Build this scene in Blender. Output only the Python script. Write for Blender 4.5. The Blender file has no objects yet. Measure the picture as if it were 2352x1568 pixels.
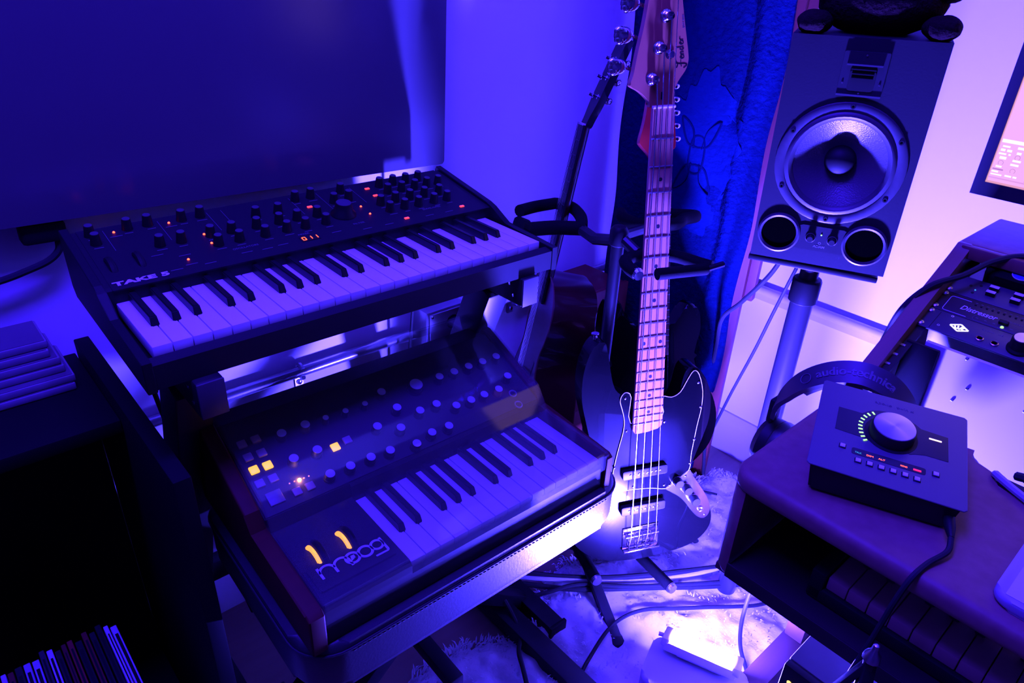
import bpy, bmesh, math, random
from mathutils import Matrix, Vector, Euler, noise
random.seed(7)
C = bpy.context.scene.collection
SC = bpy.context.scene

# ------------------------------------------------------------------ camera
cam_d = bpy.data.cameras.new('camera'); cam = bpy.data.objects.new('camera', cam_d); C.objects.link(cam)
def cam_axes(yaw, pitch, roll):
    f = Vector((math.sin(yaw)*math.cos(pitch), math.cos(yaw)*math.cos(pitch), -math.sin(pitch)))
    r0 = Vector((math.cos(yaw), -math.sin(yaw), 0)); u0 = r0.cross(f)
    r = math.cos(roll)*r0+math.sin(roll)*u0; u = -math.sin(roll)*r0+math.cos(roll)*u0
    return r, u, f
_r, _u, _f = cam_axes(0.74880, 0.50072, 0.05023)
cam.matrix_world = Matrix(((_r.x, _u.x, -_f.x, 0), (_r.y, _u.y, -_f.y, 0), (_r.z, _u.z, -_f.z, 1.31), (0, 0, 0, 1)))
cam_d.sensor_width = 36; cam_d.lens = 24.935; cam_d.clip_start = 0.01; cam_d.clip_end = 50
SC.camera = cam

# ------------------------------------------------------------------ world, exposure
w = bpy.data.worlds.new('world'); SC.world = w; w.use_nodes = True
w.node_tree.nodes['Background'].inputs[0].default_value = (0.02, 0.01, 0.3, 1)
w.node_tree.nodes['Background'].inputs[1].default_value = 0.0
SC.view_settings.view_transform = 'Standard'; SC.view_settings.look = 'None'
SC.view_settings.gamma = 1; SC.view_settings.use_curve_mapping = False
SC.view_settings.exposure = 0.0
LAMP_COL = (0.051, 0.033, 1.0); LAMP_STR = 26000.0      # the LED light bar lying on the rug
SCREEN_STR = 1.0
SC.cycles.sample_clamp_indirect = 60; SC.cycles.max_bounces = 5; SC.cycles.diffuse_bounces = 3; SC.cycles.glossy_bounces = 3; SC.cycles.transparent_max_bounces = 10
SC.cycles.caustics_reflective = False; SC.cycles.use_light_tree = False; SC.cycles.caustics_refractive = False; SC.cycles.adaptive_threshold = .02
# added deep-blue fill light overhead to lift walls and keys, no known lamp
fl_d = bpy.data.lights.new('overhead_fill', 'AREA'); fl_d.shape = 'RECTANGLE'; fl_d.size = 1.2; fl_d.size_y = .3; fl_d.color = (.034, .007, 1.0); fl_d.energy = 125.0
fl = bpy.data.objects.new('overhead_fill', fl_d); C.objects.link(fl); fl.location = (.15, .55, 2.46)

# ------------------------------------------------------------------ materials
MATS = {}
def mat(name, col=(.5, .5, .5), rough=.5, metal=0., spec=.5, emit=None, estr=1., coat=0., bump=None, vary=None, sheen=0., aniso=0.):
    """bump=(scale, strength, distance) noise relief; vary=(scale, other colour, stretch) noise colour variation"""
    if name in MATS: return MATS[name]
    m = bpy.data.materials.new(name); m.use_nodes = True; nt = m.node_tree; b = nt.nodes['Principled BSDF']
    b.inputs['Base Color'].default_value = (*col, 1); b.inputs['Roughness'].default_value = rough
    b.inputs['Metallic'].default_value = metal; b.inputs['Specular IOR Level'].default_value = spec
    b.inputs['Coat Weight'].default_value = coat; b.inputs['Coat Roughness'].default_value = .03
    if sheen: b.inputs['Sheen Weight'].default_value = sheen
    if aniso: b.inputs['Anisotropic'].default_value = aniso
    if emit: b.inputs['Emission Color'].default_value = (*emit, 1); b.inputs['Emission Strength'].default_value = estr
    if bump or vary:
        tc = nt.nodes.new('ShaderNodeTexCoord')
    if vary:
        mp = nt.nodes.new('ShaderNodeMapping'); mp.inputs['Scale'].default_value = vary[2] if len(vary) > 2 else (1, 1, 1)
        n = nt.nodes.new('ShaderNodeTexNoise'); n.inputs['Scale'].default_value = vary[0]; n.inputs['Detail'].default_value = 5
        mx = nt.nodes.new('ShaderNodeMix'); mx.data_type = 'RGBA'
        mx.inputs[6].default_value = (*col, 1); mx.inputs[7].default_value = (*vary[1], 1)
        nt.links.new(tc.outputs['Object'], mp.inputs[0]); nt.links.new(mp.outputs[0], n.inputs['Vector'])
        nt.links.new(n.outputs[0], mx.inputs[0]); nt.links.new(mx.outputs[2], b.inputs['Base Color'])
    if bump:
        n2 = nt.nodes.new('ShaderNodeTexNoise'); n2.inputs['Scale'].default_value = bump[0]; n2.inputs['Detail'].default_value = 4
        bp = nt.nodes.new('ShaderNodeBump'); bp.inputs['Strength'].default_value = bump[1]; bp.inputs['Distance'].default_value = bump[2]
        nt.links.new(tc.outputs['Object'], n2.inputs['Vector']); nt.links.new(n2.outputs[0], bp.inputs['Height']); nt.links.new(bp.outputs[0], b.inputs['Normal'])
    if emit and estr < 100: m.cycles.emission_sampling = 'NONE'
    MATS[name] = m; return m
def clear_plastic(name, tint, refl_rough=.06, haze=.05):
    m = bpy.data.materials.new(name); m.use_nodes = True; nt = m.node_tree
    for n in list(nt.nodes): nt.nodes.remove(n)
    out = nt.nodes.new('ShaderNodeOutputMaterial'); tr = nt.nodes.new('ShaderNodeBsdfTransparent'); tr.inputs[0].default_value = (*tint, 1)
    gl = nt.nodes.new('ShaderNodeBsdfGlossy'); gl.inputs['Roughness'].default_value = refl_rough; gl.inputs[0].default_value = (1, 1, 1, 1)
    df = nt.nodes.new('ShaderNodeBsdfDiffuse'); df.inputs[0].default_value = (.7, .7, .75, 1)
    lw = nt.nodes.new('ShaderNodeLayerWeight'); pw_ = nt.nodes.new('ShaderNodeMath'); pw_.operation = 'POWER'; pw_.inputs[1].default_value = 4.0
    fr = nt.nodes.new('ShaderNodeMath'); fr.operation = 'MULTIPLY_ADD'; fr.inputs[1].default_value = .45; fr.inputs[2].default_value = .03
    nt.links.new(lw.outputs['Facing'], pw_.inputs[0]); nt.links.new(pw_.outputs[0], fr.inputs[0])
    m1 = nt.nodes.new('ShaderNodeMixShader'); m1.inputs[0].default_value = haze
    m2 = nt.nodes.new('ShaderNodeMixShader')
    nt.links.new(tr.outputs[0], m1.inputs[1]); nt.links.new(df.outputs[0], m1.inputs[2])
    nt.links.new(fr.outputs[0], m2.inputs[0]); nt.links.new(m1.outputs[0], m2.inputs[1]); nt.links.new(gl.outputs[0], m2.inputs[2])
    nt.links.new(m2.outputs[0], out.inputs[0]); MATS[name] = m; return m

WALL = mat('wall_paint', (.78, .77, .78), .75, bump=(60, .12, .003))
WALLD = mat('dark_wall_paint', (.16, .15, .16), .8, bump=(60, .12, .003))
FLOOR = mat('floor_boards', (.30, .2, .14), .55, vary=(6, (.2, .12, .08), (1, 8, 1)))
CEIL = mat('ceiling_paint', (.5, .5, .5), .8, bump=(40, .1, .003))
TRIM = mat('trim_paint', (.55, .52, .55), .5, bump=(30, .1, .002))
BLACK = mat('black_plastic', (.008, .008, .009), .5, spec=.2, bump=(300, .08, .0005))
BLACK_SATIN = mat('black_satin_metal', (.010, .010, .011), .4, spec=.3, bump=(200, .05, .0005))
BLACK_GLOSS = mat('black_gloss_lacquer', (.0010, .0010, .0012), .25, spec=.05, coat=.30, vary=(4, (.0016, .0014, .0015)))
PANEL = mat('black_panel', (.012, .012, .013), .55, spec=.15, bump=(400, .06, .0004))
KNOB = mat('black_knob', (.006, .006, .006), .5, spec=.25, bump=(200, .05, .0004))
KNOBCAP = mat('grey_knob_cap', (.05, .05, .055), .45)
PALECAP = mat('silver_knob_cap', (.42, .42, .44), .4, bump=(150, .1, .0004))
WKEY = mat('white_key_plastic', (.72, .71, .70), .32, vary=(30, (.66, .65, .64)))
BKEY = mat('black_key_plastic', (.008, .008, .009), .4, spec=.3, bump=(150, .06, .0004))
PRINT = mat('white_print', (.6, .6, .6), .6)
PRINT_DIM = mat('grey_print', (.09, .09, .1), .6)
CHROME = mat('chrome', (.8, .8, .82), .08, 1.0, bump=(80, .03, .0005))
STEEL = mat('brushed_steel', (.55, .55, .57), .3, 1.0, aniso=.5)
GALV = mat('galvanized_pipe', (.45, .45, .48), .32, .75, bump=(60, .15, .0006))
SILVER = mat('silver_sheet', (.62, .62, .65), .42, .35, bump=(50, .06, .0006))
RED_LED = mat('red_led', (.4, .02, .02), .3, emit=(1, .045, .012), estr=9)
RED_DIM = mat('red_button', (.5, .05, .05), .4, emit=(1, .05, .03), estr=1.6)
RED_HOT = mat('red_display', (.4, .05, .02), .3, emit=(1, .07, .012), estr=5)
AMBER = mat('amber_button', (.15, .08, .01), .5, emit=(1, .42, .0), estr=2.2)
AMBER_HOT = mat('amber_led', (.9, .6, .3), .3, emit=(1, .32, .03), estr=800)
ORANGE = mat('orange_glow', (.15, .06, .01), .5, emit=(1, .33, .0), estr=2.3)
GREEN = mat('green_led', (.2, .5, .1), .3, emit=(.5, 1, .16), estr=1.3)
GREEN_DIM = mat('green_text_led', (.1, .3, .2), .3, emit=(.03, .45, .25), estr=1)
WARM_LED = mat('warm_white_led', (.8, .7, .6), .3, emit=(1, .62, .55), estr=2.2)
WHITE_LED = mat('white_badge_light', (.8, .8, .75), .3, emit=(1, .93, .85), estr=1.0)
MAPLE = mat('maple_wood', (.46, .215, .115), .45, spec=.2, vary=(9, (.39, .175, .09), (6, .6, 6)), coat=.4)
MAPLE_HEAD = mat('maple_headstock', (.40, .14, .055), .4, vary=(9, (.31, .105, .04), (6, .6, 6)), coat=.15)
WOOD = mat('dark_stained_wood', (.22, .10, .055), .45, vary=(7, (.13, .055, .03), (1, 12, 1)))
REDWOOD = mat('reddish_wood', (.17, .032, .02), .5, spec=.25, vary=(8, (.11, .02, .013), (10, 1, 1)))
CHEEK = mat('walnut_cheek', (.075, .018, .010), .6, spec=.12, vary=(12, (.05, .012, .007), (1, 9, 1)))
DESKTOP = mat('desk_top_veneer', (.15, .07, .05), .5, spec=.2, vary=(60, (.26, .14, .10)), bump=(220, .15, .0006))
TRAYB = mat('tray_black', (.016, .009, .010), .6, spec=.15, vary=(30, (.020, .011, .012)))
DESKBODY = mat('desk_body', (.06, .030, .026), .5, spec=.25, vary=(30, (.075, .038, .03)))
CABLE = mat('black_cable', (.02, .02, .022), .65, spec=.15)
PALECABLE = mat('pale_cable', (.55, .55, .56), .4)
FOAM = mat('black_foam', (.003, .003, .0035), .8, spec=.1, bump=(300, .3, .001))
VINYL = mat('black_vinyl', (.022, .022, .024), .42, bump=(260, .25, .0008))
BLANKET = mat('blue_velvet', (.0026, .0105, .054), .9, spec=.03, vary=(70, (.0011, .0045, .022)), bump=(90, .9, .006))
BLANKET_LIGHT = mat('blue_velvet_light', (.0037, .0155, .077), .9, spec=.03, vary=(70, (.0024, .010, .050)), bump=(90, .6, .004))
BLANKET_DARK = mat('blue_velvet_dark', (.0014, .006, .030), .9, spec=.03, bump=(80, .4, .003))
PLUSH = mat('dark_plush', (.012, .005, .005), .95, spec=.05, bump=(180, 1., .004))
WOOL = mat('white_wool', (.74, .73, .74), .9, vary=(14, (.62, .60, .62)), bump=(90, .35, .006))
PAPER = mat('paper_sleeves', (.24, .23, .23), .7, vary=(40, (.15, .14, .14)))
TVGLASS = mat('television_screen', (.064, .064, .068), .20, spec=.5, vary=(3, (.072, .072, .076)))
SUNBURST = mat('dark_sunburst', (.05, .007, .004), .3, spec=.2, coat=.35, vary=(5, (.012, .003, .002)))
REDLAQ = mat('red_lacquer', (.72, .05, .03), .25, coat=.5, vary=(8, (.6, .04, .02)))
GUARD = mat('black_pickguard', (.0014, .0014, .0016), .15, spec=.25)
GUARD_EDGE = mat('white_pickguard_edge', (.7, .68, .68), .3)
CONE = mat('woven_cone', (.07, .07, .075), .34, bump=(500, .5, .001))
RUBBER = mat('black_rubber', (.008, .008, .008), .6, spec=.2)
COVER = clear_plastic('clear_cover', (.88, .88, .90), haze=.022)

# ------------------------------------------------------------------ mesh building
class MB:
    def __init__(s): s.bm = bmesh.new()
    def _tf(s, vs, M):
        if M is not None:
            for v in vs: v.co = M @ v.co
    def box(s, x0, x1, y0, y1, z0, z1, M=None, bev=0., seg=2):
        vs = [s.bm.verts.new((x, y, z)) for x in (x0, x1) for y in (y0, y1) for z in (z0, z1)]
        fs = [s.bm.faces.new([vs[i] for i in f]) for f in ((0, 1, 3, 2), (4, 6, 7, 5), (0, 4, 5, 1), (2, 3, 7, 6), (0, 2, 6, 4), (1, 5, 7, 3))]
        if bev:
            es = list({e for f in fs for e in f.edges})
            r = bmesh.ops.bevel(s.bm, geom=es, offset=bev, segments=seg, affect='EDGES', profile=.5)
            vs = list({v for f in r['faces'] for v in f.verts} | {v for v in vs if v.is_valid})
        s._tf(vs, M); return s
    def prism(s, pts, z0, z1, M=None, bev=0., seg=3):
        """closed outline pts (x,y), extruded from z0 to z1; bev rounds both rims"""
        a = 0.
        for i in range(len(pts)): x0, y0 = pts[i-1]; x1, y1 = pts[i]; a += x0*y1-x1*y0
        if a < 0: pts = pts[::-1]
        b = [s.bm.verts.new((x, y, z0)) for x, y in pts]; t = [s.bm.verts.new((x, y, z1)) for x, y in pts]
        n = len(pts); fb = s.bm.faces.new(b[::-1]); ft = s.bm.faces.new(t)
        for i in range(n): s.bm.faces.new((b[i], b[(i+1) % n], t[(i+1) % n], t[i]))
        vs = b+t
        if bev:
            es = list(fb.edges)+list(ft.edges)
            r = bmesh.ops.bevel(s.bm, geom=es, offset=bev, segments=seg, affect='EDGES', profile=.5, clamp_overlap=True)
            vs = list({v for f in r['faces'] for v in f.verts} | {v for v in vs if v.is_valid})
            vs = list(set(vs) | {v for v in ft.verts} if ft.is_valid else set(vs)); vs = list(set(vs) | ({v for v in fb.verts} if fb.is_valid else set()))
        s._tf(vs, M); return s
    def lathe(s, prof, n=20, M=None, cap=True):
        """profile (r,z) turned round z"""
        rows = []
        for r, z in prof:
            if r < 1e-6: rows.append([s.bm.verts.new((0, 0, z))])
            else: rows.append([s.bm.verts.new((r*math.cos(2*math.pi*i/n), r*math.sin(2*math.pi*i/n), z)) for i in range(n)])
        for a, b in zip(rows, rows[1:]):
            for i in range(n):
                j = (i+1) % n
                if len(a) == 1 and len(b) == 1: continue
                if len(a) == 1: s.bm.faces.new((a[0], b[j], b[i]))
                elif len(b) == 1: s.bm.faces.new((a[i], a[j], b[0]))
                else: s.bm.faces.new((a[i], a[j], b[j], b[i]))
        if cap:
            if len(rows[0]) > 1: s.bm.faces.new(rows[0][::-1])
            if len(rows[-1]) > 1: s.bm.faces.new(rows[-1])
        s._tf([v for r in rows for v in r], M); return s
    def tube(s, pts, r, n=8, M=None, cap=True, flat=None):
        """round tube along points; r number or list; flat=(a,b) gives an oval/rect scaling"""
        P = [Vector(p) for p in pts]; N = len(P); rows = []
        t0 = (P[1]-P[0]).normalized(); up = Vector((0, 0, 1)) if abs(t0.z) < .9 else Vector((1, 0, 0))
        x = t0.cross(up).normalized()
        for i in range(N):
            t = (P[min(i+1, N-1)]-P[max(i-1, 0)]).normalized()
            x = (x-t*x.dot(t)).normalized(); y = t.cross(x)
            rr = r[i] if isinstance(r, (list, tuple)) else r
            fa, fb = flat or (1, 1)
            rows.append([s.bm.verts.new(P[i]+rr*(fa*math.cos(2*math.pi*k/n)*x+fb*math.sin(2*math.pi*k/n)*y)) for k in range(n)])
        for a, b in zip(rows, rows[1:]):
            for k in range(n): s.bm.faces.new((a[k], a[(k+1) % n], b[(k+1) % n], b[k]))
        if cap: s.bm.faces.new(rows[0][::-1]); s.bm.faces.new(rows[-1])
        s._tf([v for q in rows for v in q], M); return s
    def bar(s, a, b, w, h, up=(0, 0, 1), bev=0.):
        """rectangular bar from a to b, w wide (sideways), h high (towards up)"""
        a = Vector(a); b = Vector(b); t = (b-a); L = t.length; t.normalize(); up = Vector(up)
        x = t.cross(up).normalized(); y = x.cross(t)
        M = Matrix(((x.x, t.x, y.x, a.x), (x.y, t.y, y.y, a.y), (x.z, t.z, y.z, a.z), (0, 0, 0, 1)))
        return s.box(-w/2, w/2, 0, L, -h/2, h/2, M, bev)
    def ball(s, c, rx, ry, rz, u=12, v=8, M=None):
        T = Matrix.Translation(c) @ Matrix.Diagonal((rx, ry, rz, 1))
        if M is not None: T = M @ T
        bmesh.ops.create_uvsphere(s.bm, u_segments=u, v_segments=v, radius=1, matrix=T); return s
    def build(s, name, m, parent=None, smooth=True, ang=35, world=False):
        me = bpy.data.meshes.new(name); bmesh.ops.recalc_face_normals(s.bm, faces=s.bm.faces[:]); s.bm.to_mesh(me); s.bm.free()
        me.materials.append(m)
        if smooth:
            me.polygons.foreach_set('use_smooth', [True]*len(me.polygons)); me.set_sharp_from_angle(angle=math.radians(ang))
        return link(name, me, parent, world)
def link(name, me, parent=None, world=False, M=None):
    o = bpy.data.objects.new(name, me); C.objects.link(o)
    if parent is not None:
        o.parent = parent
        if world: o.matrix_parent_inverse = parent_world(parent).inverted()
    if M is not None: o.matrix_basis = M
    return o
def parent_world(o):
    m = o.matrix_basis.copy()
    if o.parent: m = parent_world(o.parent) @ o.matrix_parent_inverse @ m
    return m
def tag(o, label, cat, group=None, kind=None):
    if label: o['label'] = label
    if cat: o['category'] = cat
    if group: o['group'] = group
    if kind: o['kind'] = kind
    return o
def thing(name, label, cat, loc=(0, 0, 0), rz=0., M=None, group=None):
    o = bpy.data.objects.new(name, None); C.objects.link(o); o.empty_display_size = .05
    o.matrix_basis = M if M is not None else Matrix.Translation(loc) @ Matrix.Rotation(rz, 4, 'Z')
    return tag(o, label, cat, group)
def struct(o): o['kind'] = 'structure'; return o
def T(x, y, z): return Matrix.Translation((x, y, z))
def R(a, ax): return Matrix.Rotation(a, 4, ax)
def frame(o, x, y, z):
    x, y, z, o = Vector(x), Vector(y), Vector(z), Vector(o)
    return Matrix(((x.x, y.x, z.x, o.x), (x.y, y.y, z.y, o.y), (x.z, y.z, z.z, o.z), (0, 0, 0, 1)))
def smoothpath(pts, n=6, closed=False):
    P = [Vector(p) for p in pts]; N = len(P); out = []
    rng = range(N) if closed else range(N-1)
    for i in rng:
        p1, p2 = P[i], P[(i+1) % N]
        p0 = P[i-1] if (closed or i > 0) else 2*p1-p2
        p3 = P[(i+2) % N] if (closed or i+2 < N) else 2*p2-p1
        for k in range(n):
            t = k/n
            out.append(.5*((2*p1)+(-p0+p2)*t+(2*p0-5*p1+4*p2-p3)*t*t+(-p0+3*p1-3*p2+p3)*t**3))
    if not closed: out.append(P[-1])
    return out
def rrect(x0, x1, y0, y1, r, n=5):
    out = []
    for cx, cy, a0 in ((x1-r, y1-r, 0), (x0+r, y1-r, 90), (x0+r, y0+r, 180), (x1-r, y0+r, 270)):
        for k in range(n+1):
            a = math.radians(a0+90*k/n); out.append((cx+r*math.cos(a), cy+r*math.sin(a)))
    return out
def circ(cx, cy, r, n=20): return [(cx+r*math.cos(2*math.pi*i/n), cy+r*math.sin(2*math.pi*i/n)) for i in range(n)]
def text_mesh(s, size, depth=.0004, shear=0., bold=0., align='LEFT', space=1.):
    cu = bpy.data.curves.new('lettering', 'FONT'); cu.body = s; cu.size = size; cu.extrude = depth; cu.shear = shear
    cu.offset = bold; cu.align_x = align; cu.space_character = space; cu.resolution_u = 3
    o = bpy.data.objects.new('lettering', cu); C.objects.link(o)
    dg = bpy.context.evaluated_depsgraph_get(); dg.update()
    me = bpy.data.meshes.new_from_object(o.evaluated_get(dg)); bpy.data.objects.remove(o); bpy.data.curves.remove(cu)
    me.materials.clear(); return me
def lettering(s, size, m, parent, M, width=None, **kw):
    me = text_mesh(s, size, **kw)
    if width:
        xs = [v.co.x for v in me.vertices]; k = width/(max(xs)-min(xs))
        for v in me.vertices: v.co.x *= k
    me.materials.append(m); o = link('lettering', me, parent, M=M); return o
def mesh_only(mb, name, m, smooth=True, ang=35):
    me = bpy.data.meshes.new(name); bmesh.ops.recalc_face_normals(mb.bm, faces=mb.bm.faces[:]); mb.bm.to_mesh(me); mb.bm.free(); me.materials.append(m)
    if smooth: me.polygons.foreach_set('use_smooth', [True]*len(me.polygons)); me.set_sharp_from_angle(angle=math.radians(ang))
    return me
def cable(name, label, pts, r, m=None, n=8, group=None):
    o = MB().tube(smoothpath(pts, n), r, 8).build(name, m or CABLE); return tag(o, label, 'cable', group)

# ================================================================== ROOM
XW, YW = 1.70, 1.222
struct(MB().box(-2.2, 1.85, -2.2, 1.37, -.06, 0).build('floor', FLOOR, smooth=False))
struct(MB().box(-2.2, 1.85, -2.2, 1.37, 2.5, 2.56).build('ceiling', CEIL, smooth=False))
struct(MB().box(-2.2, 1.85, YW, YW+.1, 0, 2.5).build('wall_left', WALL, smooth=False))
struct(MB().box(XW, XW+.1, -2.2, YW, 0, 2.5).build('wall_right', WALL, smooth=False))
struct(MB().box(-2.2, XW, -2.2, -2.1, 0, 2.5).build('wall_front', WALLD, smooth=False))
struct(MB().box(-2.2, -2.1, -2.1, YW, 0, 2.5).build('wall_rear', WALLD, smooth=False))
struct(MB().prism([(0, 0), (.018, 0), (.018, .105), (.008, .131), (0, .131)], -2.1, YW-.02, frame((XW, 0, 0), (-1, 0, 0), (0, 0, 1), (0, 1, 0))).build('baseboard_right', TRIM, smooth=False))
struct(MB().prism([(0, 0), (.018, 0), (.018, .105), (.008, .131), (0, .131)], -2.1, XW-.02, frame((0, YW, 0), (0, -1, 0), (0, 0, 1), (1, 0, 0))).build('baseboard_left', TRIM, smooth=False))
# ---- pipes and outlet on the walls
CZ = .5355
cd = thing('conduit', 'galvanized metal conduit pipe running along left wall under keyboards', 'conduit', (0, YW, CZ))
MB().tube([(-2.0, YW-.018, CZ), (.80, YW-.018, CZ)], .0115, 12).build('pipe', GALV, cd, world=True)
MB().tube([(.935, YW-.018, CZ+.004), (1.66, YW-.018, CZ+.004)], .0115, 12).build('pipe', GALV, cd, world=True)
for x in (.53, -.35, 1.12):
    k = MB().tube([(x+.0, YW-.018+.0145*math.sin(a), CZ+.0145*math.cos(a)) for a in [math.pi*i/8 for i in range(-2, 11)]], .005, 6)
    k.box(x-.009, x+.009, YW-.004, YW, CZ-.045, CZ-.012); c_ = k.build('pipe_clamp', GALV, cd, world=True)
    MB().lathe([(0, 0), (.006, .001), (.005, .004), (0, .005)], 10, T(x, YW-.004, CZ-.032) @ R(math.pi/2, 'X')).build('screw', CHROME, c_, world=True)
ob = thing('outlet_box', 'metal electrical outlet box with two plugs on left wall', 'outlet', (.865, YW, .50))
MB().box(.815, .925, YW-.062, YW, .485, .60, bev=.004).build('box', GALV, ob, world=True)
MB().box(.822, .918, YW-.066, YW-.061, .492, .594, bev=.002).build('cover_plate', STEEL, ob, world=True)
for z in (.563, .518):
    MB().prism(circ(0, 0, .017, 16), 0, .003, T(.885, YW-.0655, z) @ R(math.pi/2, 'X')).build('socket', BLACK, ob, world=True)
for x, z in ((.828, .588), (.912, .588), (.828, .498)):
    MB().lathe([(0, 0), (.004, 0), (.003, .002), (0, .003)], 8, T(x, YW-.066, z) @ R(math.pi/2, 'X')).build('screw', CHROME, ob, world=True)
for i, (z, lab) in enumerate(((.563, 'black power plug and lead in upper socket of outlet box'), (.518, 'black power plug and lead in lower socket of outlet box'))):
    pl = thing('power_plug', lab, 'plug', (.885, YW-.069, z))
    MB().tube([(.885, YW-.069, z), (.885, YW-.085, z), (.888, YW-.105, z-.004), (.893, YW-.118, z-.010)], [.017, .0165, .012, .006], 12, flat=(1, .8)).build('plug_body', BLACK, pl, world=True)
    MB().tube(smoothpath([(.893, YW-.118, z-.010), (.905, YW-.125, z-.03), (.93, YW-.10, z-.10), (.95, YW-.06, .2+i*.02), (.96, YW-.05, .02)], 6), .0035, 8).build('lead', CABLE, pl, world=True)
cd2 = thing('conduit', 'painted double conduit moulding along right wall behind speaker stand', 'conduit', (XW, 0, CZ))
MB().tube([(XW-.014, -2.0, CZ+.008), (XW-.014, 1.16, CZ+.008)], .0125, 12).build('pipe', TRIM, cd2, world=True)
MB().box(XW-.012, XW, -2.0, 1.18, CZ-.022, CZ-.006).build('backing_strip', TRIM, cd2, world=True)

# ---- television
tv = thing('television', 'large dark flat screen television mounted on left wall', 'television', (.2, YW, .92))
TX0, TX1, TZ0, TZ1 = -.62, .884, .918, 1.80
MB().box(TX0, TX1, 1.186, YW-.02, TZ0, TZ1, bev=.004).build('cabinet', BLACK, tv, world=True)
MB().prism(rrect(TX0+.002, TX1-.002, TZ0+.002, TZ1-.002, .008), 0, .003, frame((0, 1.186, 0), (1, 0, 0), (0, 0, 1), (0, -1, 0))).build('screen', TVGLASS, tv, world=True)
MB().box(-.30, .10, YW-.02, YW, 1.1, 1.5).build('mount_bracket', BLACK_SATIN, tv, world=True)
MB().box(.125, .185, 1.19, YW-.005, .886, .9175, bev=.006).build('sensor_bar', BLACK, tv, world=True)
_p = T(.884, YW, .918); tv.matrix_basis = _p @ R(.020, 'Y') @ _p.inverted() @ tv.matrix_basis      # hangs slightly askew
cable('hanging_cable', 'dark cable drooping from under television to the left', [(.172, 1.20, .90), (.168, 1.20, .884), (.151, 1.20, .871), (.12, 1.20, .862), (.085, 1.20, .855), (.03, 1.20, .851), (-.08, 1.20, .862), (-.25, 1.205, .90)], .0055)
cable('hanging_cable', 'thin black cable hanging behind upper keyboard beside outlet box', [(.775, 1.13, .84), (.772, 1.14, .7), (.765, 1.16, .5), (.75, 1.18, .3), (.74, 1.19, .02)], .0035)
cable('hanging_cable', 'black cable hanging behind left leg of keyboard stand', [(.215, 1.07, .84), (.225, 1.09, .7), (.25, 1.10, .5), (.285, 1.12, .3), (.33, 1.14, .03)], .004)

# ================================================================== KEYS
def white_key_mesh(pitch, L, h=.018):
    mb = MB(); mb.box(.0005, pitch-.0005, 0, L, -h, 0, bev=.0012, seg=2); return mesh_only(mb, 'white_key', WKEY)
def black_key_mesh(L, h=.0115):
    mb = MB(); b = mb.bm
    V = [(-.0056, 0, -.006), (.0056, 0, -.006), (.0056, L, -.006), (-.0056, L, -.006), (-.0042, .007, h), (.0042, .007, h), (.0046, L, h), (-.0046, L, h)]
    v = [b.verts.new(c) for c in V]
    for f in ((3, 2, 1, 0), (4, 5, 6, 7), (0, 1, 5, 4), (1, 2, 6, 5), (2, 3, 7, 6), (3, 0, 4, 7)): b.faces.new([v[i] for i in f])
    bmesh.ops.bevel(b, geom=list(b.edges), offset=.0013, segments=2, affect='EDGES'); return mesh_only(mb, 'black_key', BKEY)
BOFF = {0: .93, 1: 2.07, 3: 3.9, 4: 5.0, 5: 6.1}     # black key after which white of an octave C..B
def keybed(parent, n_white, first, pitch, L, LB, x0=0, y0=0, z0=0, h=.018):
    wk = white_key_mesh(pitch, L, h); bk = black_key_mesh(LB)
    for i in range(n_white): link('white_key', wk, parent, M=T(x0+i*pitch, y0, z0))
    for i in range(n_white-1):
        k = (first+i) % 7
        if k in BOFF: link('black_key', bk, parent, M=T(x0+(i-k+BOFF[k])*pitch, y0+L-LB, z0))

# ================================================================== UPPER SYNTH (44 keys)
PITCH = .02355
t5 = thing('synthesizer', 'black 44-key analog synthesizer with TAKE 5 lettering on upper tier', 'synthesizer', M=T(.1761, .8013, .8909) @ R(-.0139, 'Z'))
prof = [(-.022, -.044), (-.022, -.012), (-.006, -.009), (-.006, -.030), (.143, -.030), (.143, .006), (.143, .018), (.150, .020), (.304, .047), (.308, .043), (.308, -.030), (.29, -.044)]
MB().prism(prof, -.008, .6205, frame((0, 0, 0), (0, 1, 0), (0, 0, 1), (1, 0, 0))).build('body', PANEL, t5, smooth=False)
side = [(-.024, -.046), (-.024, -.006), (.10, -.001), (.138, .020), (.152, .0255), (.308, .0535), (.313, .047), (.313, -.032), (.30, -.046)]
for x in (-.0195, .6205):
    MB().prism(side, x, x+.0115, frame((0, 0, 0), (0, 1, 0), (0, 0, 1), (1, 0, 0)), bev=.0015).build('side_panel', BLACK, t5, smooth=False)
keybed(t5, 26, 3, PITCH, .155, .105)
PA = math.atan2(.029, .162)
PM = T(0, .142, .018) @ R(PA, 'X')          # panel frame: x along, y up the slope, z out
MB().box(.0, .612, -.001, .165, -.001, .0012, PM).build('control_panel', PANEL, t5, smooth=False)
kmb = MB().lathe([(.0078, 0), (.0074, .001), (.0060, .0155), (.0055, .0168), (0, .0168)], 18); kme = mesh_only(kmb, 'knob', KNOB)
cmb = MB().lathe([(.0054, .0167), (.0052, .0174), (0, .0174)], 16); cme = mesh_only(cmb, 'knob_cap', KNOBCAP)
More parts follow.
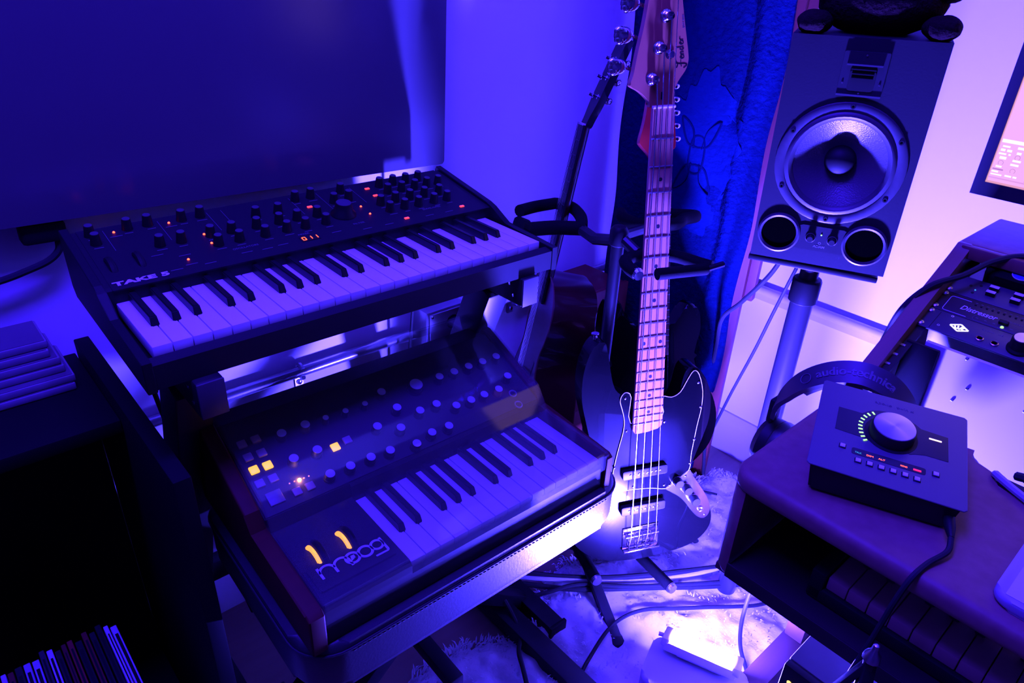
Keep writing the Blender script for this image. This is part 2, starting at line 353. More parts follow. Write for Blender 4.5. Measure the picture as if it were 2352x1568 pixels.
KN = [(14, 147), (15, 122), (63, 148), (91, 149), (138, 146), (166, 147), (87, 86), (116, 85), (158, 86), (158, 57), (319, 144), (347, 145), (240, 116), (276, 115), (263, 84), (227, 84), (228, 56), (189, 85), (189, 57), (293, 84), (263, 57), (293, 56), (327, 83), (328, 56), (402, 144), (402, 116), (374, 115), (477, 141), (505, 141), (531, 140), (558, 140), (478, 114), (506, 113), (533, 112), (559, 112), (584, 112), (443, 80), (473, 82), (502, 81), (532, 80), (563, 79), (445, 54), (474, 54), (502, 53), (534, 53), (562, 53)]
for x, y in KN:
    k = link('knob', kme, t5, M=PM @ T(x/1000, y/1000, .001)); link('knob_cap', cme, k)
big = MB().lathe([(.021, 0), (.0205, .003), (.0150, .009), (.0130, .020), (.0125, .0215), (0, .0215)], 28).build('filter_knob', KNOB, t5); big.matrix_basis = PM @ T(.368, .072, .001)
MB().lathe([(.0122, .0214), (.0118, .0221), (0, .0221)], 24).build('knob_cap', KNOBCAP, big)
led = mesh_only(MB().lathe([(.0017, 0), (.0016, .0012), (.0008, .0021), (0, .0023)], 10), 'indicator_light', RED_LED)
for x, y in [(44, 145), (119, 144), (151, 93), (151, 65), (107, 35), (408, 85), (409, 57)]: link('indicator_light', led, t5, M=PM @ T(x/1000, y/1000, .001))
btn = mesh_only(MB().box(-.0042, .0042, -.0022, .0022, 0, .002, bev=.0005), 'lit_button', RED_DIM)
for x, y in [(330, 114), (452, 139), (452, 111), (457, 20), (572, 20)]: link('lit_button', btn, t5, M=PM @ T(x/1000, y/1000, .001))
dsp = MB().box(-.015, .015, -.007, .007, 0, .0016, PM @ T(.284, .0235, .0005)).build('display', BLACK, t5)
for i in range(3):
    g = MB(); ox = -.0095+i*.0095
    segs = ['abcdef', 'bc', 'bc'][i]
    S = {'a': (-.002, .002, .0035, .0045), 'b': (.002, .003, 0, .004), 'c': (.002, .003, -.004, 0), 'd': (-.002, .002, -.0045, -.0035), 'e': (-.003, -.002, -.004, 0), 'f': (-.003, -.002, 0, .004)}
    for q in segs: a = S[q]; g.box(a[0]+ox, a[1]+ox, a[2], a[3], 0, .0004)
    g.build('display_digit', RED_HOT, dsp, smooth=False).matrix_basis = PM @ T(.284, .0235, .0022)
MB().box(-.0145, .0145, -.0058, .0058, 0, .0002, PM @ T(.284, .0235, .0017)).build('display_glow', mat('red_display_back', (.2, .01, .01), .3, emit=(1, .03, .01), estr=.55), dsp)
for x in (15.5, 51):
    wl = MB().tube([(x/1000, .061+.024*math.cos(a), .002-.020+.024*math.sin(a)) for a in [math.pi*(.1+.8*i/10) for i in range(11)]], .005, 8)
    wl.build('wheel', RUBBER, t5).matrix_basis = PM
    MB().box(x/1000-.008, x/1000+.008, .036, .086, 0, .0006, PM).build('wheel_slot', BLACK, t5)
lettering('TAKE 5', .0125, PRINT, t5, PM @ T(.004, .0085, .0013), width=.070, bold=.0005, depth=.0002)
lettering('OSCILLATORS', .006, PRINT_DIM, t5, PM @ T(.170, .0345, .0013), width=.038, depth=.0001)
lettering('MIXER', .006, PRINT_DIM, t5, PM @ T(.272, .0365, .0013), width=.018, depth=.0001)
lettering('FILTER', .006, PRINT_DIM, t5, PM @ T(.366, .0345, .0013), width=.020, depth=.0001)
lettering('ENVELOPES', .006, PRINT_DIM, t5, PM @ T(.500, .0345, .0013), width=.036, depth=.0001)
g = MB(); rnd = random.Random(3)
for x, y in KN: g.box(x/1000-.004-.005*rnd.random(), x/1000+.004+.004*rnd.random(), y/1000-.0128, y/1000-.0115, 0, .0002)
for x, y in [(44, 133), (119, 133), (107, 48), (107, 22), (75, 62), (130, 15), (85, 16), (185, 22), (215, 20), (240, 22), (330, 25), (380, 16), (420, 15), (500, 15), (540, 14)]: g.box(x/1000-.008, x/1000+.008, y/1000-.0006, y/1000+.0006, 0, .0002)
for x in (.032, .106, .178, .2, .312, .362, .425): g.box(x-.0003, x+.0003, .095, .155, 0, .0002)
_o = g.build('panel_markings', PRINT_DIM, t5, smooth=False); _o.matrix_basis = PM @ T(0, 0, .0013); _o['kind'] = 'stuff'

# ---- stand under it: two slanted legs, arms and feet
st = thing('keyboard_stand', 'black steel Z-shaped keyboard stand holding upper synthesizer', 'stand', (.483, 1.0, 0))
for x in (.222, .745):
    a = MB().bar((x, .766, .8215), (x, 1.075, .8215), .034, .050, bev=.003).build('support_arm', BLACK_SATIN, st, world=True)
    MB().box(x-.0165, x+.0165, .7625, .7665, .797, .846, bev=.001).build('end_cap', mat('grey_end_cap', (.05, .05, .052), .5, spec=.3), a, world=True)
    for yy, zz in ((.785, .812), (.795, .83)):
        MB().lathe([(.003, 0), (.003, .001), (0, .0016)], 8, T(x-.0172, yy, zz) @ R(-math.pi/2, 'Y')).build('screw', CHROME, a, world=True)
    MB().bar((x, .865, .80), (x, 1.178, .03), .050, .060, up=(0, 1, 0), bev=.003).build('leg', BLACK_SATIN, st, world=True)
    MB().prism([(.835, .797), (.93, .797), (.905, .70)], x-.006, x+.006, frame((0, 0, 0), (0, 1, 0), (0, 0, 1), (1, 0, 0))).build('gusset', BLACK_SATIN, st, world=True)
    f = MB().bar((x, 1.205, .034), (x, .50, .034), .046, .040, bev=.003).build('foot', BLACK_SATIN, st, world=True)
    for yy in (.52, 1.18): MB().box(x-.022, x+.022, yy-.02, yy+.02, 0, .015, bev=.003).build('rubber_pad', RUBBER, f, world=True)
MB().bar((.245, 1.10, .24), (.722, 1.10, .24), .030, .045, bev=.003).build('crossbar', BLACK_SATIN, st, world=True)

# ================================================================== LOWER SYNTH (25 keys) WITH CLEAR COVER
MGM = T(.3692, .569, .6111) @ R(-.0238, 'Z')
mg = thing('synthesizer', 'moog analog synthesizer with amber lit buttons and wooden cheeks on bench', 'synthesizer', M=MGM)
YZ = frame((0, 0, 0), (0, 1, 0), (0, 0, 1), (1, 0, 0))
prof = [(-.010, -.048), (-.010, -.010), (-.004, -.006), (-.004, -.020), (.146, -.020), (.146, .028), (.150, .032), (.300, .094), (.335, .094), (.34, .085), (.34, -.048)]
MB().prism(prof, -.004, .353, YZ).build('body', PANEL, mg, smooth=False)
prof2 = [(-.010, -.048), (-.010, .004), (-.004, .010), (.146, .010), (.150, .032), (.300, .094), (.335, .094), (.34, .085), (.34, -.048)]
MB().prism(prof2, -.128, -.004, YZ).build('left_hand_block', PANEL, mg, smooth=False)
ch = [(-.016, -.050), (-.016, .008), (-.008, .014), (.148, .020), (.160, .045), (.300, .103), (.338, .103), (.345, .095), (.345, -.050)]
for x0, x1 in ((-.150, -.1285), (.354, .3685)):
    MB().prism(ch, x0, x1, YZ, bev=.003).build('wood_cheek', CHEEK, mg)
keybed(mg, 15, 0, PITCH, .150, .100)
d_ = Vector((0, .150, .062)).normalized()
MP = frame((0, .150, .033), (1, 0, 0), d_, (0, -d_.z, d_.y))
MB().box(-.126, .353, .001, .160, 0, .0012, MP).build('control_panel', mat('moog_panel', (.022, .022, .024), .5, spec=.2, bump=(300, .06, .0004)), mg, smooth=False)
def knobset(r, h):
    a = mesh_only(MB().lathe([(r*1.18, 0), (r*1.15, .003), (r*1.02, .004), (r*.98, h), (r*.93, h+.0006), (0, h+.0006)], 22), 'knob', KNOB)
    b = mesh_only(MB().lathe([(r*.93, h+.0005), (r*.90, h+.0012), (0, h+.0012)], 20), 'knob_cap', PALECAP)
    return a, b
K1, K2, K3 = knobset(.0072, .013), knobset(.0048, .012), knobset(.0115, .014)
for x, y, K in [(-56, 107, K1), (-20, 107, K1), (12, 106, K2), (44, 105, K2), (77, 105, K2), (111, 114, K1), (118, 78, K1), (73, 60, K1), (104, 43, K1), (-24, 61, K1), (-59, 62, K1), (-26, 18, K1), (5, 17, K1), (38, 17, K1), (69, 15, K1),
              (169, 104, K3), (214, 103, K1), (243, 102, K1), (273, 102, K1), (302, 101, K1), (332, 101, K1), (325, 57, K1), (293, 40, K1), (263, 41, K1), (236, 41, K1), (207, 42, K1), (179, 58, K1), (148, 58, K1), (111, 8, K1), (143, 15, K1), (174, 14, K1)]:
    k = link('knob', K[0], mg, M=MP @ T(x/1000, y/1000, .001)); link('knob_cap', K[1], k)
sq = lambda m: mesh_only(MB().box(-.0062, .0062, -.0062, .0062, 0, .004, bev=.0014), 'button', m)
B_DIM, B_ON = sq(mat('pale_button', (.30, .24, .24), .45)), sq(AMBER)
for x, y, b in [(-108, 119, B_DIM), (-88, 119, B_DIM), (-109, 96, B_DIM), (-90, 95, B_DIM), (-110, 74, B_ON), (-91, 73, B_ON), (-112, 51, B_DIM), (-93, 51, B_DIM), (5, 60, B_ON), (26, 63, B_DIM), (-74, 18, B_DIM), (-55, 18, B_DIM)]:
    link('lit_button' if b is B_ON else 'button', b, mg, M=MP @ T(x/1000, y/1000, .001))
MB().box(-.0105, .0105, -.0105, .0105, 0, .003, MP @ T(-.103, .023, .001), bev=.001).build('badge_plate', mat('grey_plate', (.16, .16, .17), .4), mg)
MB().lathe([(.0022, 0), (.0020, .0015), (.001, .0026), (0, .003)], 10, MP @ T(-.063, .034, .001)).build('indicator_light', AMBER_HOT, mg)
sl = mesh_only(MB().lathe([(.0013, 0), (.0010, .001), (0, .0014)], 8), 'indicator_light', mat('amber_dim_led', (.5, .2, .1), .4, emit=(1, .3, .08), estr=1.1))
for x, y in [(-70, 35), (-77, 35), (-56, 34), (-49, 34)]: link('indicator_light', sl, mg, M=MP @ T(x/1000, y/1000, .001))
for x, y in [(319, 28), (314, 5)]:
    MB().tube([(x/1000+.0062*math.cos(2*math.pi*i/20), y/1000+.0062*math.sin(2*math.pi*i/20), .002) for i in range(21)], .0014, 6, MP).build('jack_socket', STEEL, mg)
MB().prism(rrect(-.118, -.012, .013, .058, .003), .0102, .0135).build('logo_plate', BLACK, mg, smooth=False)
lg = MB(); LZ = .0139
def ring(cx, cy, r0, r1, a0=0, a1=360, n=24):
    pts = [(cx+r1*math.cos(math.radians(a0+(a1-a0)*i/n)), cy+r1*math.sin(math.radians(a0+(a1-a0)*i/n))) for i in range(n+1)]
    inn = [(cx+r0*math.cos(math.radians(a0+(a1-a0)*i/n)), cy+r0*math.sin(math.radians(a0+(a1-a0)*i/n))) for i in range(n+1)]
    for i in range(n): lg.prism([pts[i], pts[i+1], inn[i+1], inn[i]], LZ-.0005, LZ)
W_ = .0033
def stroke(x0, x1, y0, y1): lg.box(x0, x1, y0, y1, LZ-.0005, LZ)
bx, by = -.108, .0295                                   # letters m o o g, x-height 20 mm
stroke(bx, bx+W_, by, by+.0205)
ring(bx+.0115, by+.0095, .0080, .0113, 0, 180); stroke(bx+.0195, bx+.0228, by, by+.0095)
ring(bx+.0315, by+.0095, .0083, .0116, 0, 180); stroke(bx+.0398, bx+.0431, by-.001, by+.0095)
ring(bx+.0465, by+.0102, .0072, .0107)
ring(bx+.0650, by+.0102, .0073, .0109)
ring(bx+.0825, by+.0114, .0063, .0097); stroke(bx+.0890, bx+.0923, by-.003, by+.0205)
ring(bx+.0882, by-.003, .0013, .0040, 270, 360, 6); stroke(bx+.072, bx+.0882, by-.007, by-.0043)
for k in range(3): lg.prism([(bx+.0432+k*.0024, by+.0062+k*.0012), (bx+.0450+k*.0024, by+.0062+k*.0012), (bx+.0472+k*.0016, by+.0142), (bx+.0454+k*.0016, by+.0142)], LZ-.0005, LZ)
lg.build('lettering', PRINT, mg, smooth=False)
for x in (-.097, -.055):
    gl = MB().tube([(x, .0745+.021*math.cos(a), .003+.014*math.sin(a)) for a in [math.pi*(i/14) for i in range(15)]], .0036, 8)
    gl.build('wheel_light', ORANGE, mg)
    MB().tube([(x+.0068, .0745+.023*math.cos(a), .004+.016*math.sin(a)) for a in [math.pi*(i/14) for i in range(15)]], .0055, 8).build('wheel', RUBBER, mg)
# clear dust cover, a separate thing lying over the synth
cv = thing('dust_cover', 'clear plastic dust cover lying over moog synthesizer', 'dust cover', M=MGM)
outer = [(-.0145, -.012), (-.0145, .0165), (-.011, .020), (.130, .024), (.156, .060), (.292, .116), (.300, .1185), (.345, .1185), (.350, .113), (.350, .10)]
inner = [(y+.0025 if i < 3 else (y-.0025 if i > 6 else y), z-.0025 if 2 < i < 8 else z-(.0 if i < 2 or i > 7 else .0025)) for i, (y, z) in enumerate(outer)]
MB().prism(outer+inner[::-1], -.126, .3565, YZ).build('shell', COVER, cv, smooth=False)
sidep = outer+[(.350, .097), (.30, .105), (.15, .045), (.14, .022), (-.010, .016), (-.012, -.012)]
for x in (-.1285, .3565):
    MB().prism(outer+[(.345, .105), (.30, .104), (.160, .047), (.147, .0215), (-.0085, .0155), (-.0115, -.012)], x, x+.0025, YZ).build('side_wall', COVER, cv, smooth=False)

# ---- bench that carries it
bn_ = thing('keyboard_bench', 'black vinyl padded bench with crossed legs under moog synthesizer', 'bench', M=T(.3692, .569, 0) @ R(-.0238, 'Z'))
MB().prism(rrect(-.160, .408, -.022, .345, .055, 8), .482, .5605, bev=.012, seg=4).build('seat', VINYL, bn_)
MB().prism(rrect(-.150, .398, -.012, .335, .05, 6), .470, .4825).build('seat_board', BLACK, bn_)
pts_ = rrect(-.1615, .4095, -.0235, .3465, .0565, 8)
MB().tube([(x, y, .549) for x, y in pts_+[pts_[0]]], .0016, 6).build('piping', VINYL, bn_)
stm = MB()
for k in range(65):
    x = -.14+k*.0071; stm.box(x+.04, x+.044, -.0228, -.0212, .5405, .5413)
stm.build('stitching', PRINT_DIM, bn_, smooth=False)
for yy, sgn in ((.20, 1), (.235, -1), (.31, 1), (.275, -1)):
    a, b = ((-.095, yy, .03), (.37, yy, .46)) if sgn > 0 else ((.432, yy, .03), (-.11, yy, .46))
    MB().bar(a, b, .030, .030, up=(0, 1, 0), bev=.002).build('leg', BLACK_SATIN, bn_)
for x in (-.095, .438):
    f = MB().bar((x, .125, .026), (x, .36, .026), .040, .040, bev=.003).build('foot', BLACK_SATIN, bn_)
    MB().box(x-.023, x+.023, .118, .128, .003, .05, bev=.003).build('end_cap', RUBBER, f)
MB().bar((.10, .03, .245), (.10, .31, .245), .026, .026, bev=.002).build('pivot_bar', BLACK_SATIN, bn_)
# ================================================================== BASS GUITAR
def outline(pts, n=5): return [(p.x, p.y) for p in smoothpath([(a, b, 0) for a, b in pts], n, True)]
def mm(pts): return [(u/1000, -v/1000) for u, v in pts]      # (u right, v down from the nut) -> local x, y
BD = Vector((.0048, -.1115, -.9938)).normalized(); BW = Vector((.889, -.455, .055)); BW = (BW-BD*BW.dot(BD)).normalized(); BN = BD.cross(BW)
BM = frame((.9835, .7227, 1.1002), BW, -BD, BN)
bs = thing('bass_guitar', 'black four-string bass guitar with maple neck on stand', 'bass guitar', M=BM)
body = [(33, 578), (41, 575), (56, 567), (69, 542), (76, 508), (83, 492), (95, 488), (110, 498), (126, 522), (139, 560), (140, 612), (127, 661), (111, 711), (109, 738), (124, 769), (154, 820), (167, 864), (159, 899), (128, 926), (75, 938), (0, 940), (-65, 930), (-115, 904), (-150, 862), (-165, 810), (-160, 760), (-140, 710), (-120, 668), (-115, 630), (-124, 580), (-133, 530), (-132, 480), (-122, 440), (-109, 417), (-96, 410), (-86, 416), (-80, 450), (-72, 496), (-60, 522), (-34, 540), (-31, 578)]
MB().prism(outline(mm(body), 4), -.053, -.0125, bev=.008, seg=4).build('body', BLACK_GLOSS, bs)
pg = [(31, 545), (52, 548), (70, 540), (84, 515), (96, 497), (108, 506), (119, 545), (119, 585), (113, 623), (105, 690), (103, 728), (78, 750), (54, 765), (20, 757), (-20, 752), (-55, 750), (-70, 740), (-67, 705), (-58, 655), (-48, 612), (-46, 585), (-51, 560), (-56, 541), (-53, 528), (-44, 522), (-34, 534), (-33, 592), (33, 592)]
o1 = outline(mm(pg), 3)
g = MB().prism(o1, -.0125, -.0100, bev=.0006, seg=1).build('pickguard', GUARD, bs)
MB().tube([(x, y, -.0104) for x, y in o1+[o1[0]]], .0007, 5).build('edge_line', GUARD_EDGE, g)
cp = [(52, 763), (80, 745), (103, 729), (113, 745), (130, 772), (150, 806), (160, 836), (158, 852), (148, 862), (134, 856), (118, 838), (98, 808), (82, 790), (62, 774)]
cpo = MB().prism(outline(mm(cp), 4), -.0124, -.0098, bev=.0005, seg=1).build('control_plate', mat('chrome_plate', (.85, .85, .86), .16, 1.0), bs)
for u, v in ((76, 750), (98, 772), (118, 804)):
    k = MB().lathe([(.0105, 0), (.0105, .006), (.0098, .0145), (.009, .016), (0, .016)], 20, T(u/1000, -v/1000, -.010)).build('control_knob', KNOB, bs)
    MB().lathe([(.0112, 0), (.0112, .0012), (.0105, .0016)], 20, T(u/1000, -v/1000, -.0098)).build('skirt', CHROME, k)
MB().lathe([(.0062, 0), (.0062, .003), (.004, .003), (.0035, -.002), (0, -.002)], 16, T(.137, -.835, -.0098), cap=False).build('jack_socket', STEEL, bs)
scr = mesh_only(MB().lathe([(.0026, 0), (.0024, .0012), (.0012, .0019), (0, .002)], 10), 'screw', CHROME)
for u, v in [(-46, 534), (-41, 608), (-64, 690), (108, 524), (117, 580), (109, 655), (104, 712), (-22, 745), (48, 755), (40, 601), (62, 758), (96, 742), (149, 853)]: link('screw', scr, bs, M=T(u/1000, -v/1000, -.0100))
# neck, fretboard, headstock
def fpos(n): return .864*(1-2**(-n/12))
def fw(x): return (.0381+x/.592*(.0615-.0381))
def neckpts(z0, dep, x0, x1, n=12, ext=.0):
    rows = []
    for i in range(n+1):
        x = x0+(x1-x0)*i/n; rows.append((x, fw(x)/2))
    return rows
nk = MB(); rows = []
for x, hw in neckpts(0, 0, -.004, .600):
    rows.append([nk.bm.verts.new((hw*math.cos(a), -x, -.0058-.0165*math.sin(a))) for a in [math.pi*k/10 for k in range(11)]])
for a, b in zip(rows, rows[1:]):
    for k in range(10): nk.bm.faces.new((a[k], a[k+1], b[k+1], b[k]))
    nk.bm.faces.new((a[10], a[0], b[0], b[10]))
nk.bm.faces.new(rows[0]); nk.bm.faces.new(rows[-1][::-1]); nk.build('neck', MAPLE, bs)
L_ = .613
fb = [(-fw(0)/2, 0), (fw(0)/2, 0), (fw(.592)/2, -.592), (fw(.6)/2-.001, -.602), (.022, -.609), (0, -.6125), (-.022, -.614), (-fw(.6)/2+.004, -.612), (-fw(.592)/2, -.605), (-fw(.592)/2, -.592)]
MB().prism(fb, -.006, -.0012, bev=.0008, seg=1).build('fretboard', MAPLE, bs)
MB().box(-.0195, .0195, -.0005, .0035, -.006, .0018, bev=.0006).build('nut', mat('bone_nut', (.75, .7, .65), .4), bs)
for n in range(1, 21):
    x = fpos(n); hw = fw(x)/2
    MB().tube([(-hw, -x, -.0012), (-hw*.5, -x, -.0008), (hw*.5, -x, -.0008), (hw, -x, -.0012)], .0014, 6).build('fret', STEEL, bs)
dot = mesh_only(MB().prism(circ(0, 0, .0034, 14), 0, .0004), 'fret_marker', BLACK, smooth=False)
for n in (3, 5, 7, 9, 12, 15, 17, 19):
    x = (fpos(n)+fpos(n-1))/2
    for u in ((0,) if n != 12 else (-.0165, .0165)): link('fret_marker', dot, bs, M=T(u, -x, -.0013))
hd = [(19, 0), (23, -8), (21, -22), (27, -38), (39, -55), (43, -68), (42, -82), (35, -116), (27, -158), (21, -196), (13, -214), (-4, -222), (-18, -214), (-25, -196), (-30, -159), (-36, -123), (-45, -84), (-51, -53), (-56, -38), (-53, -33), (-40, -26), (-28, -16), (-20, -6), (-19, 0)]
MB().prism(outline(mm(hd), 4), -.0255, -.0115, bev=.002, seg=2).build('headstock', MAPLE_HEAD, bs)
post = mesh_only(MB().lathe([(.0100, 0), (.0100, .001), (.0076, .0022), (.0068, .003), (.0066, .009), (.0050, .0105), (.0050, .0145), (.0064, .0155), (.0060, .019), (.003, .0195), (.003, .013), (0, .013)], 18), 'tuner_post', CHROME)
TU = [(0, -136), (-10, -90), (-20, -44), (9, -181)]
for u, v in TU:
    tp = link('tuner_post', post, bs, M=T(u/1000, -v/1000, -.0115))
    kx, ky = u/1000-.051, -v/1000+.020
    MB().tube([(u/1000-.012, -v/1000+.010, -.034), (kx+.012, ky, -.034)], .0032, 8).build('tuner_shaft', CHROME, bs)
    e = MB().ball((kx, ky, -.034), .0165, .0130, .0062, 18, 10); e.ball((kx-.006, ky+.006, -.034), .0100, .0085, .0056, 14, 8); e.ball((kx-.006, ky-.006, -.034), .0100, .0085, .0056, 14, 8)
    e.build('tuner_button', CHROME, bs)
    MB().lathe([(.008, 0), (.008, .010), (.006, .012), (0, .012)], 14, T(u/1000-.012, -v/1000+.010, -.040)).build('tuner_gear', CHROME, bs)
MB().lathe([(.0075, 0), (.0075, .0018), (.0035, .0035), (.003, .0085), (.0055, .0095), (.005, .0115), (0, .012)], 16, T(.009, .080, -.0115)).build('string_tree', CHROME, bs)
MB().box(-.002, .002, .012, .024, -.0115, -.0105, bev=.0008).build('truss_slot', BLACK, bs)
un = [-.0143, -.0048, .0048, .0143]; ub = [-.0285, -.0095, .0095, .0285]; rs = [.00125, .00105, .0009, .00075]
tops = [(-.020, .044), (-.010, .090), (0, .136), (.009, .181)]
STR = mat('steel_string', (.75, .72, .7), .25, 1.0)
for i in range(4):
    MB().tube([(tops[i][0]+.004, tops[i][1], .0015), (un[i], .0015, .0030), (ub[i], -.864, .0050), (ub[i], -.900, -.006)], rs[i], 6).build('string', STR, bs)
for v in (709, 798):
    c0 = .0015+(v-700)*2e-5
    p_ = MB().prism(rrect(-.049, .049, -v/1000-.0105, -v/1000+.0105, .004, 3), -.012, -.0005, bev=.0012, seg=2).build('pickup', BLACK, bs)
    for b in ub:
        for dx in (-.0045, .0045):
            MB().lathe([(.0026, 0), (.0026, .0012), (0, .0016)], 10, T(b*.97+dx, -v/1000, -.0006)).build('pole_piece', CHROME, p_)
br = MB().box(-.041, .041, -.905, -.850, -.0125, -.0100, bev=.001).build('bridge_plate', CHROME, bs)
MB().box(-.041, .041, -.907, -.903, -.0125, .001, bev=.001).build('bridge_back', CHROME, bs)
for i in range(4):
    s_ = MB().tube([(ub[i]-.0085, -.866, -.0025), (ub[i]+.0085, -.866, -.0025)], .0042, 12).build('saddle', CHROME, bs)
    MB().tube([(ub[i], -.868, -.003), (ub[i], -.903, -.003)], .0014, 6).build('saddle_screw', CHROME, s_)
for u, v, dz in ((-101, 411, 0), (0, 940, 0)):
    MB().lathe([(.004, 0), (.0035, .008), (.0075, .011), (.0075, .0125), (0, .013)], 14, T(u/1000, -v/1000, -.033) @ R(-math.pi/2 if v < 500 else math.pi/2, 'X')).build('strap_button', CHROME, bs)
# script name on the headstock, drawn with strokes running up the headstock
sm = MB()
def pen(pts, r=.0009):
    q = smoothpath([(x, y, 0) for x, y in pts], 5); sm.tube([(p.x, p.y, 0) for p in q], r, 5, flat=(1, .3))
SCM = T(.0375, .0625, -.0113) @ R(math.radians(97), 'Z') @ Matrix.Scale(.92, 4)
pen([(-.004, .003), (.000, -.0035), (.003, .001), (.004, .010), (.006, .0165)], .0011)
pen([(-.002, .0165), (.003, .0140), (.009, .0165), (.014, .0175)], .0011); pen([(-.001, .007), (.005, .008), (.010, .0075)], .0009)
pen([(.0115, .004), (.0155, .0065), (.0145, .0085), (.0120, .006), (.0130, .0018), (.0165, .002), (.0185, .0075)], .0009)
pen([(.0185, .0075), (.0185, .0012)]); pen([(.0185, .005), (.0215, .008), (.0225, .0055), (.0225, .0012)])
pen([(.0305, .0068), (.0275, .0080), (.0260, .004), (.0280, .0012), (.0305, .0045)]); pen([(.0312, .0150), (.0308, .007), (.0312, .0012)])
pen([(.0345, .004), (.0385, .0065), (.0375, .0085), (.0350, .006), (.0360, .0018), (.0395, .002), (.0420, .0075)], .0009)
pen([(.0420, .0075), (.0418, .0012)]); pen([(.0420, .005), (.0445, .0080), (.0470, .0070)])
sm.build('lettering', BLACK, bs).matrix_basis = SCM
lettering('JAZZ BASS', .0042, PRINT_DIM, bs, T(.0325, .118, -.0113) @ R(math.radians(97), 'Z'), depth=.0001)

# ================================================================== OTHER GUITARS
def guitar(name, label, M, body_pts, thick, body_m, neck_len, nut_w, end_w, head_pts, head_m, head_drop, fb_m, tun, bev=.006, fret_m=None, nfret=20, scale=.62):
    t = thing(name, label, 'guitar', M=M)
    MB().prism(outline(mm(body_pts), 4), -thick-.006, -.006, bev=bev, seg=3).build('body', body_m, t)
    nk = MB(); rows = []
    for i in range(9):
        x = neck_len*i/8; hw = (nut_w+(end_w-nut_w)*i/8)/2
        rows.append([nk.bm.verts.new((hw*math.cos(a), -x, -.004-.015*math.sin(a))) for a in [math.pi*k/8 for k in range(9)]])
    for a, b in zip(rows, rows[1:]):
        for k in range(8): nk.bm.faces.new((a[k], a[k+1], b[k+1], b[k]))
        nk.bm.faces.new((a[8], a[0], b[0], b[8]))
    nk.bm.faces.new(rows[0]); nk.bm.faces.new(rows[-1][::-1]); nk.build('neck', body_m if head_m is not REDLAQ else mat('red_brown_neck', (.25, .05, .03), .3, coat=.5), t)
    MB().prism([(-nut_w/2, 0), (nut_w/2, 0), (end_w/2, -neck_len-.05), (-end_w/2, -neck_len-.05)], -.005, 0).build('fretboard', fb_m, t, smooth=False)
    MB().box(-nut_w/2, nut_w/2, -.001, .003, -.005, .002).build('nut', MATS['bone_nut'], t)
    for n in range(1, nfret):
        x = scale*(1-2**(-n/12)); 
        if x > neck_len+.045: break
        hw = (nut_w+(end_w-nut_w)*x/(neck_len+.05))/2
        MB().tube([(-hw, -x, .0003), (hw, -x, .0003)], .001, 5).build('fret', fret_m or STEEL, t)
    hm = R(-head_drop, 'X')
    MB().prism(outline(mm(head_pts), 3), -.018, -.004, hm, bev=.001, seg=1).build('headstock', head_m, t)
    for u, v, side in tun:
        MB().lathe([(.005, 0), (.005, .002), (.003, .003), (.003, .011), (.0035, .012), (0, .012)], 10, hm @ T(u/1000, -v/1000, -.004)).build('tuner_post', CHROME, t)
        x1 = u/1000+side*.024
        MB().tube([(u/1000, -v/1000, -.022), (x1, -v/1000, -.022)], .0022, 6, hm).build('tuner_shaft', CHROME, t)
        MB().ball((x1+side*.005, -v/1000, -.022), .0085, .0065, .004, 10, 6, hm).build('tuner_button', CHROME, t)
        MB().box(u/1000-.006, u/1000+.006, -v/1000-.007, -v/1000+.007, -.028, -.018, hm, bev=.002).build('tuner_gear', CHROME, t)
    for i in range(6):
        f = (i-2.5)/2.5
        MB().tube([(f*nut_w*.42, .003, .003), (f*.026, -scale, .008)], .0004 if i > 2 else .0006, 4).build('string', STR, t)
    MB().box(-.045, .045, -scale-.012, -scale+.004, -.006, .008, bev=.002).build('bridge', BLACK if thick > .06 else CHROME, t)
    return t
# hollow-body guitar on the left of the stand
GD = Vector((-.226, 0, -.974)); GM = frame((1.09, 1.0, 1.012), (0, -1, 0), -GD, Vector((0, -1, 0)).cross(-GD)) @ R(-.62, 'Y')
gb = [(0, 318), (40, 318), (85, 330), (118, 362), (125, 400), (112, 440), (96, 475), (96, 505), (118, 545), (145, 595), (150, 650), (128, 705), (80, 738), (0, 748), (-80, 738), (-128, 705), (-150, 650), (-145, 595), (-118, 545), (-96, 505), (-96, 475), (-112, 440), (-125, 400), (-118, 362), (-85, 330), (-40, 318)]
gh = [(21, 0), (24, -20), (34, -45), (36, -100), (38, -165), (30, -178), (0, -170), (-30, -178), (-38, -165), (-36, -100), (-34, -45), (-24, -20), (-21, 0)]
gL = guitar('hollow_body_guitar', 'dark sunburst hollow-body guitar leaning in left yoke of stand', GM, gb, .095, SUNBURST, .33, .043, .054, gh, BLACK, .22, BLACK, [(u, v, 1 if u > 0 else -1) for u in (-18, 18) for v in (-60, -98, -136)], bev=.004, scale=.56, fret_m=BLACK_SATIN)
MB().tube([(x, y, -.0065) for x, y in (lambda q: q+[q[0]])(outline(mm(gb), 4))], .0018, 5).build('binding', mat('dark_binding', (.12, .05, .03), .3), gL)
for sx in (-1, 1):
    MB().tube(smoothpath([(sx*.070, -.50, -.0058), (sx*.062, -.53, -.0058), (sx*.070, -.56, -.0058), (sx*.078, -.59, -.0058), (sx*.070, -.62, -.0058)], 5), .004, 6, flat=(1, .15)).build('sound_hole', BLACK, gL)
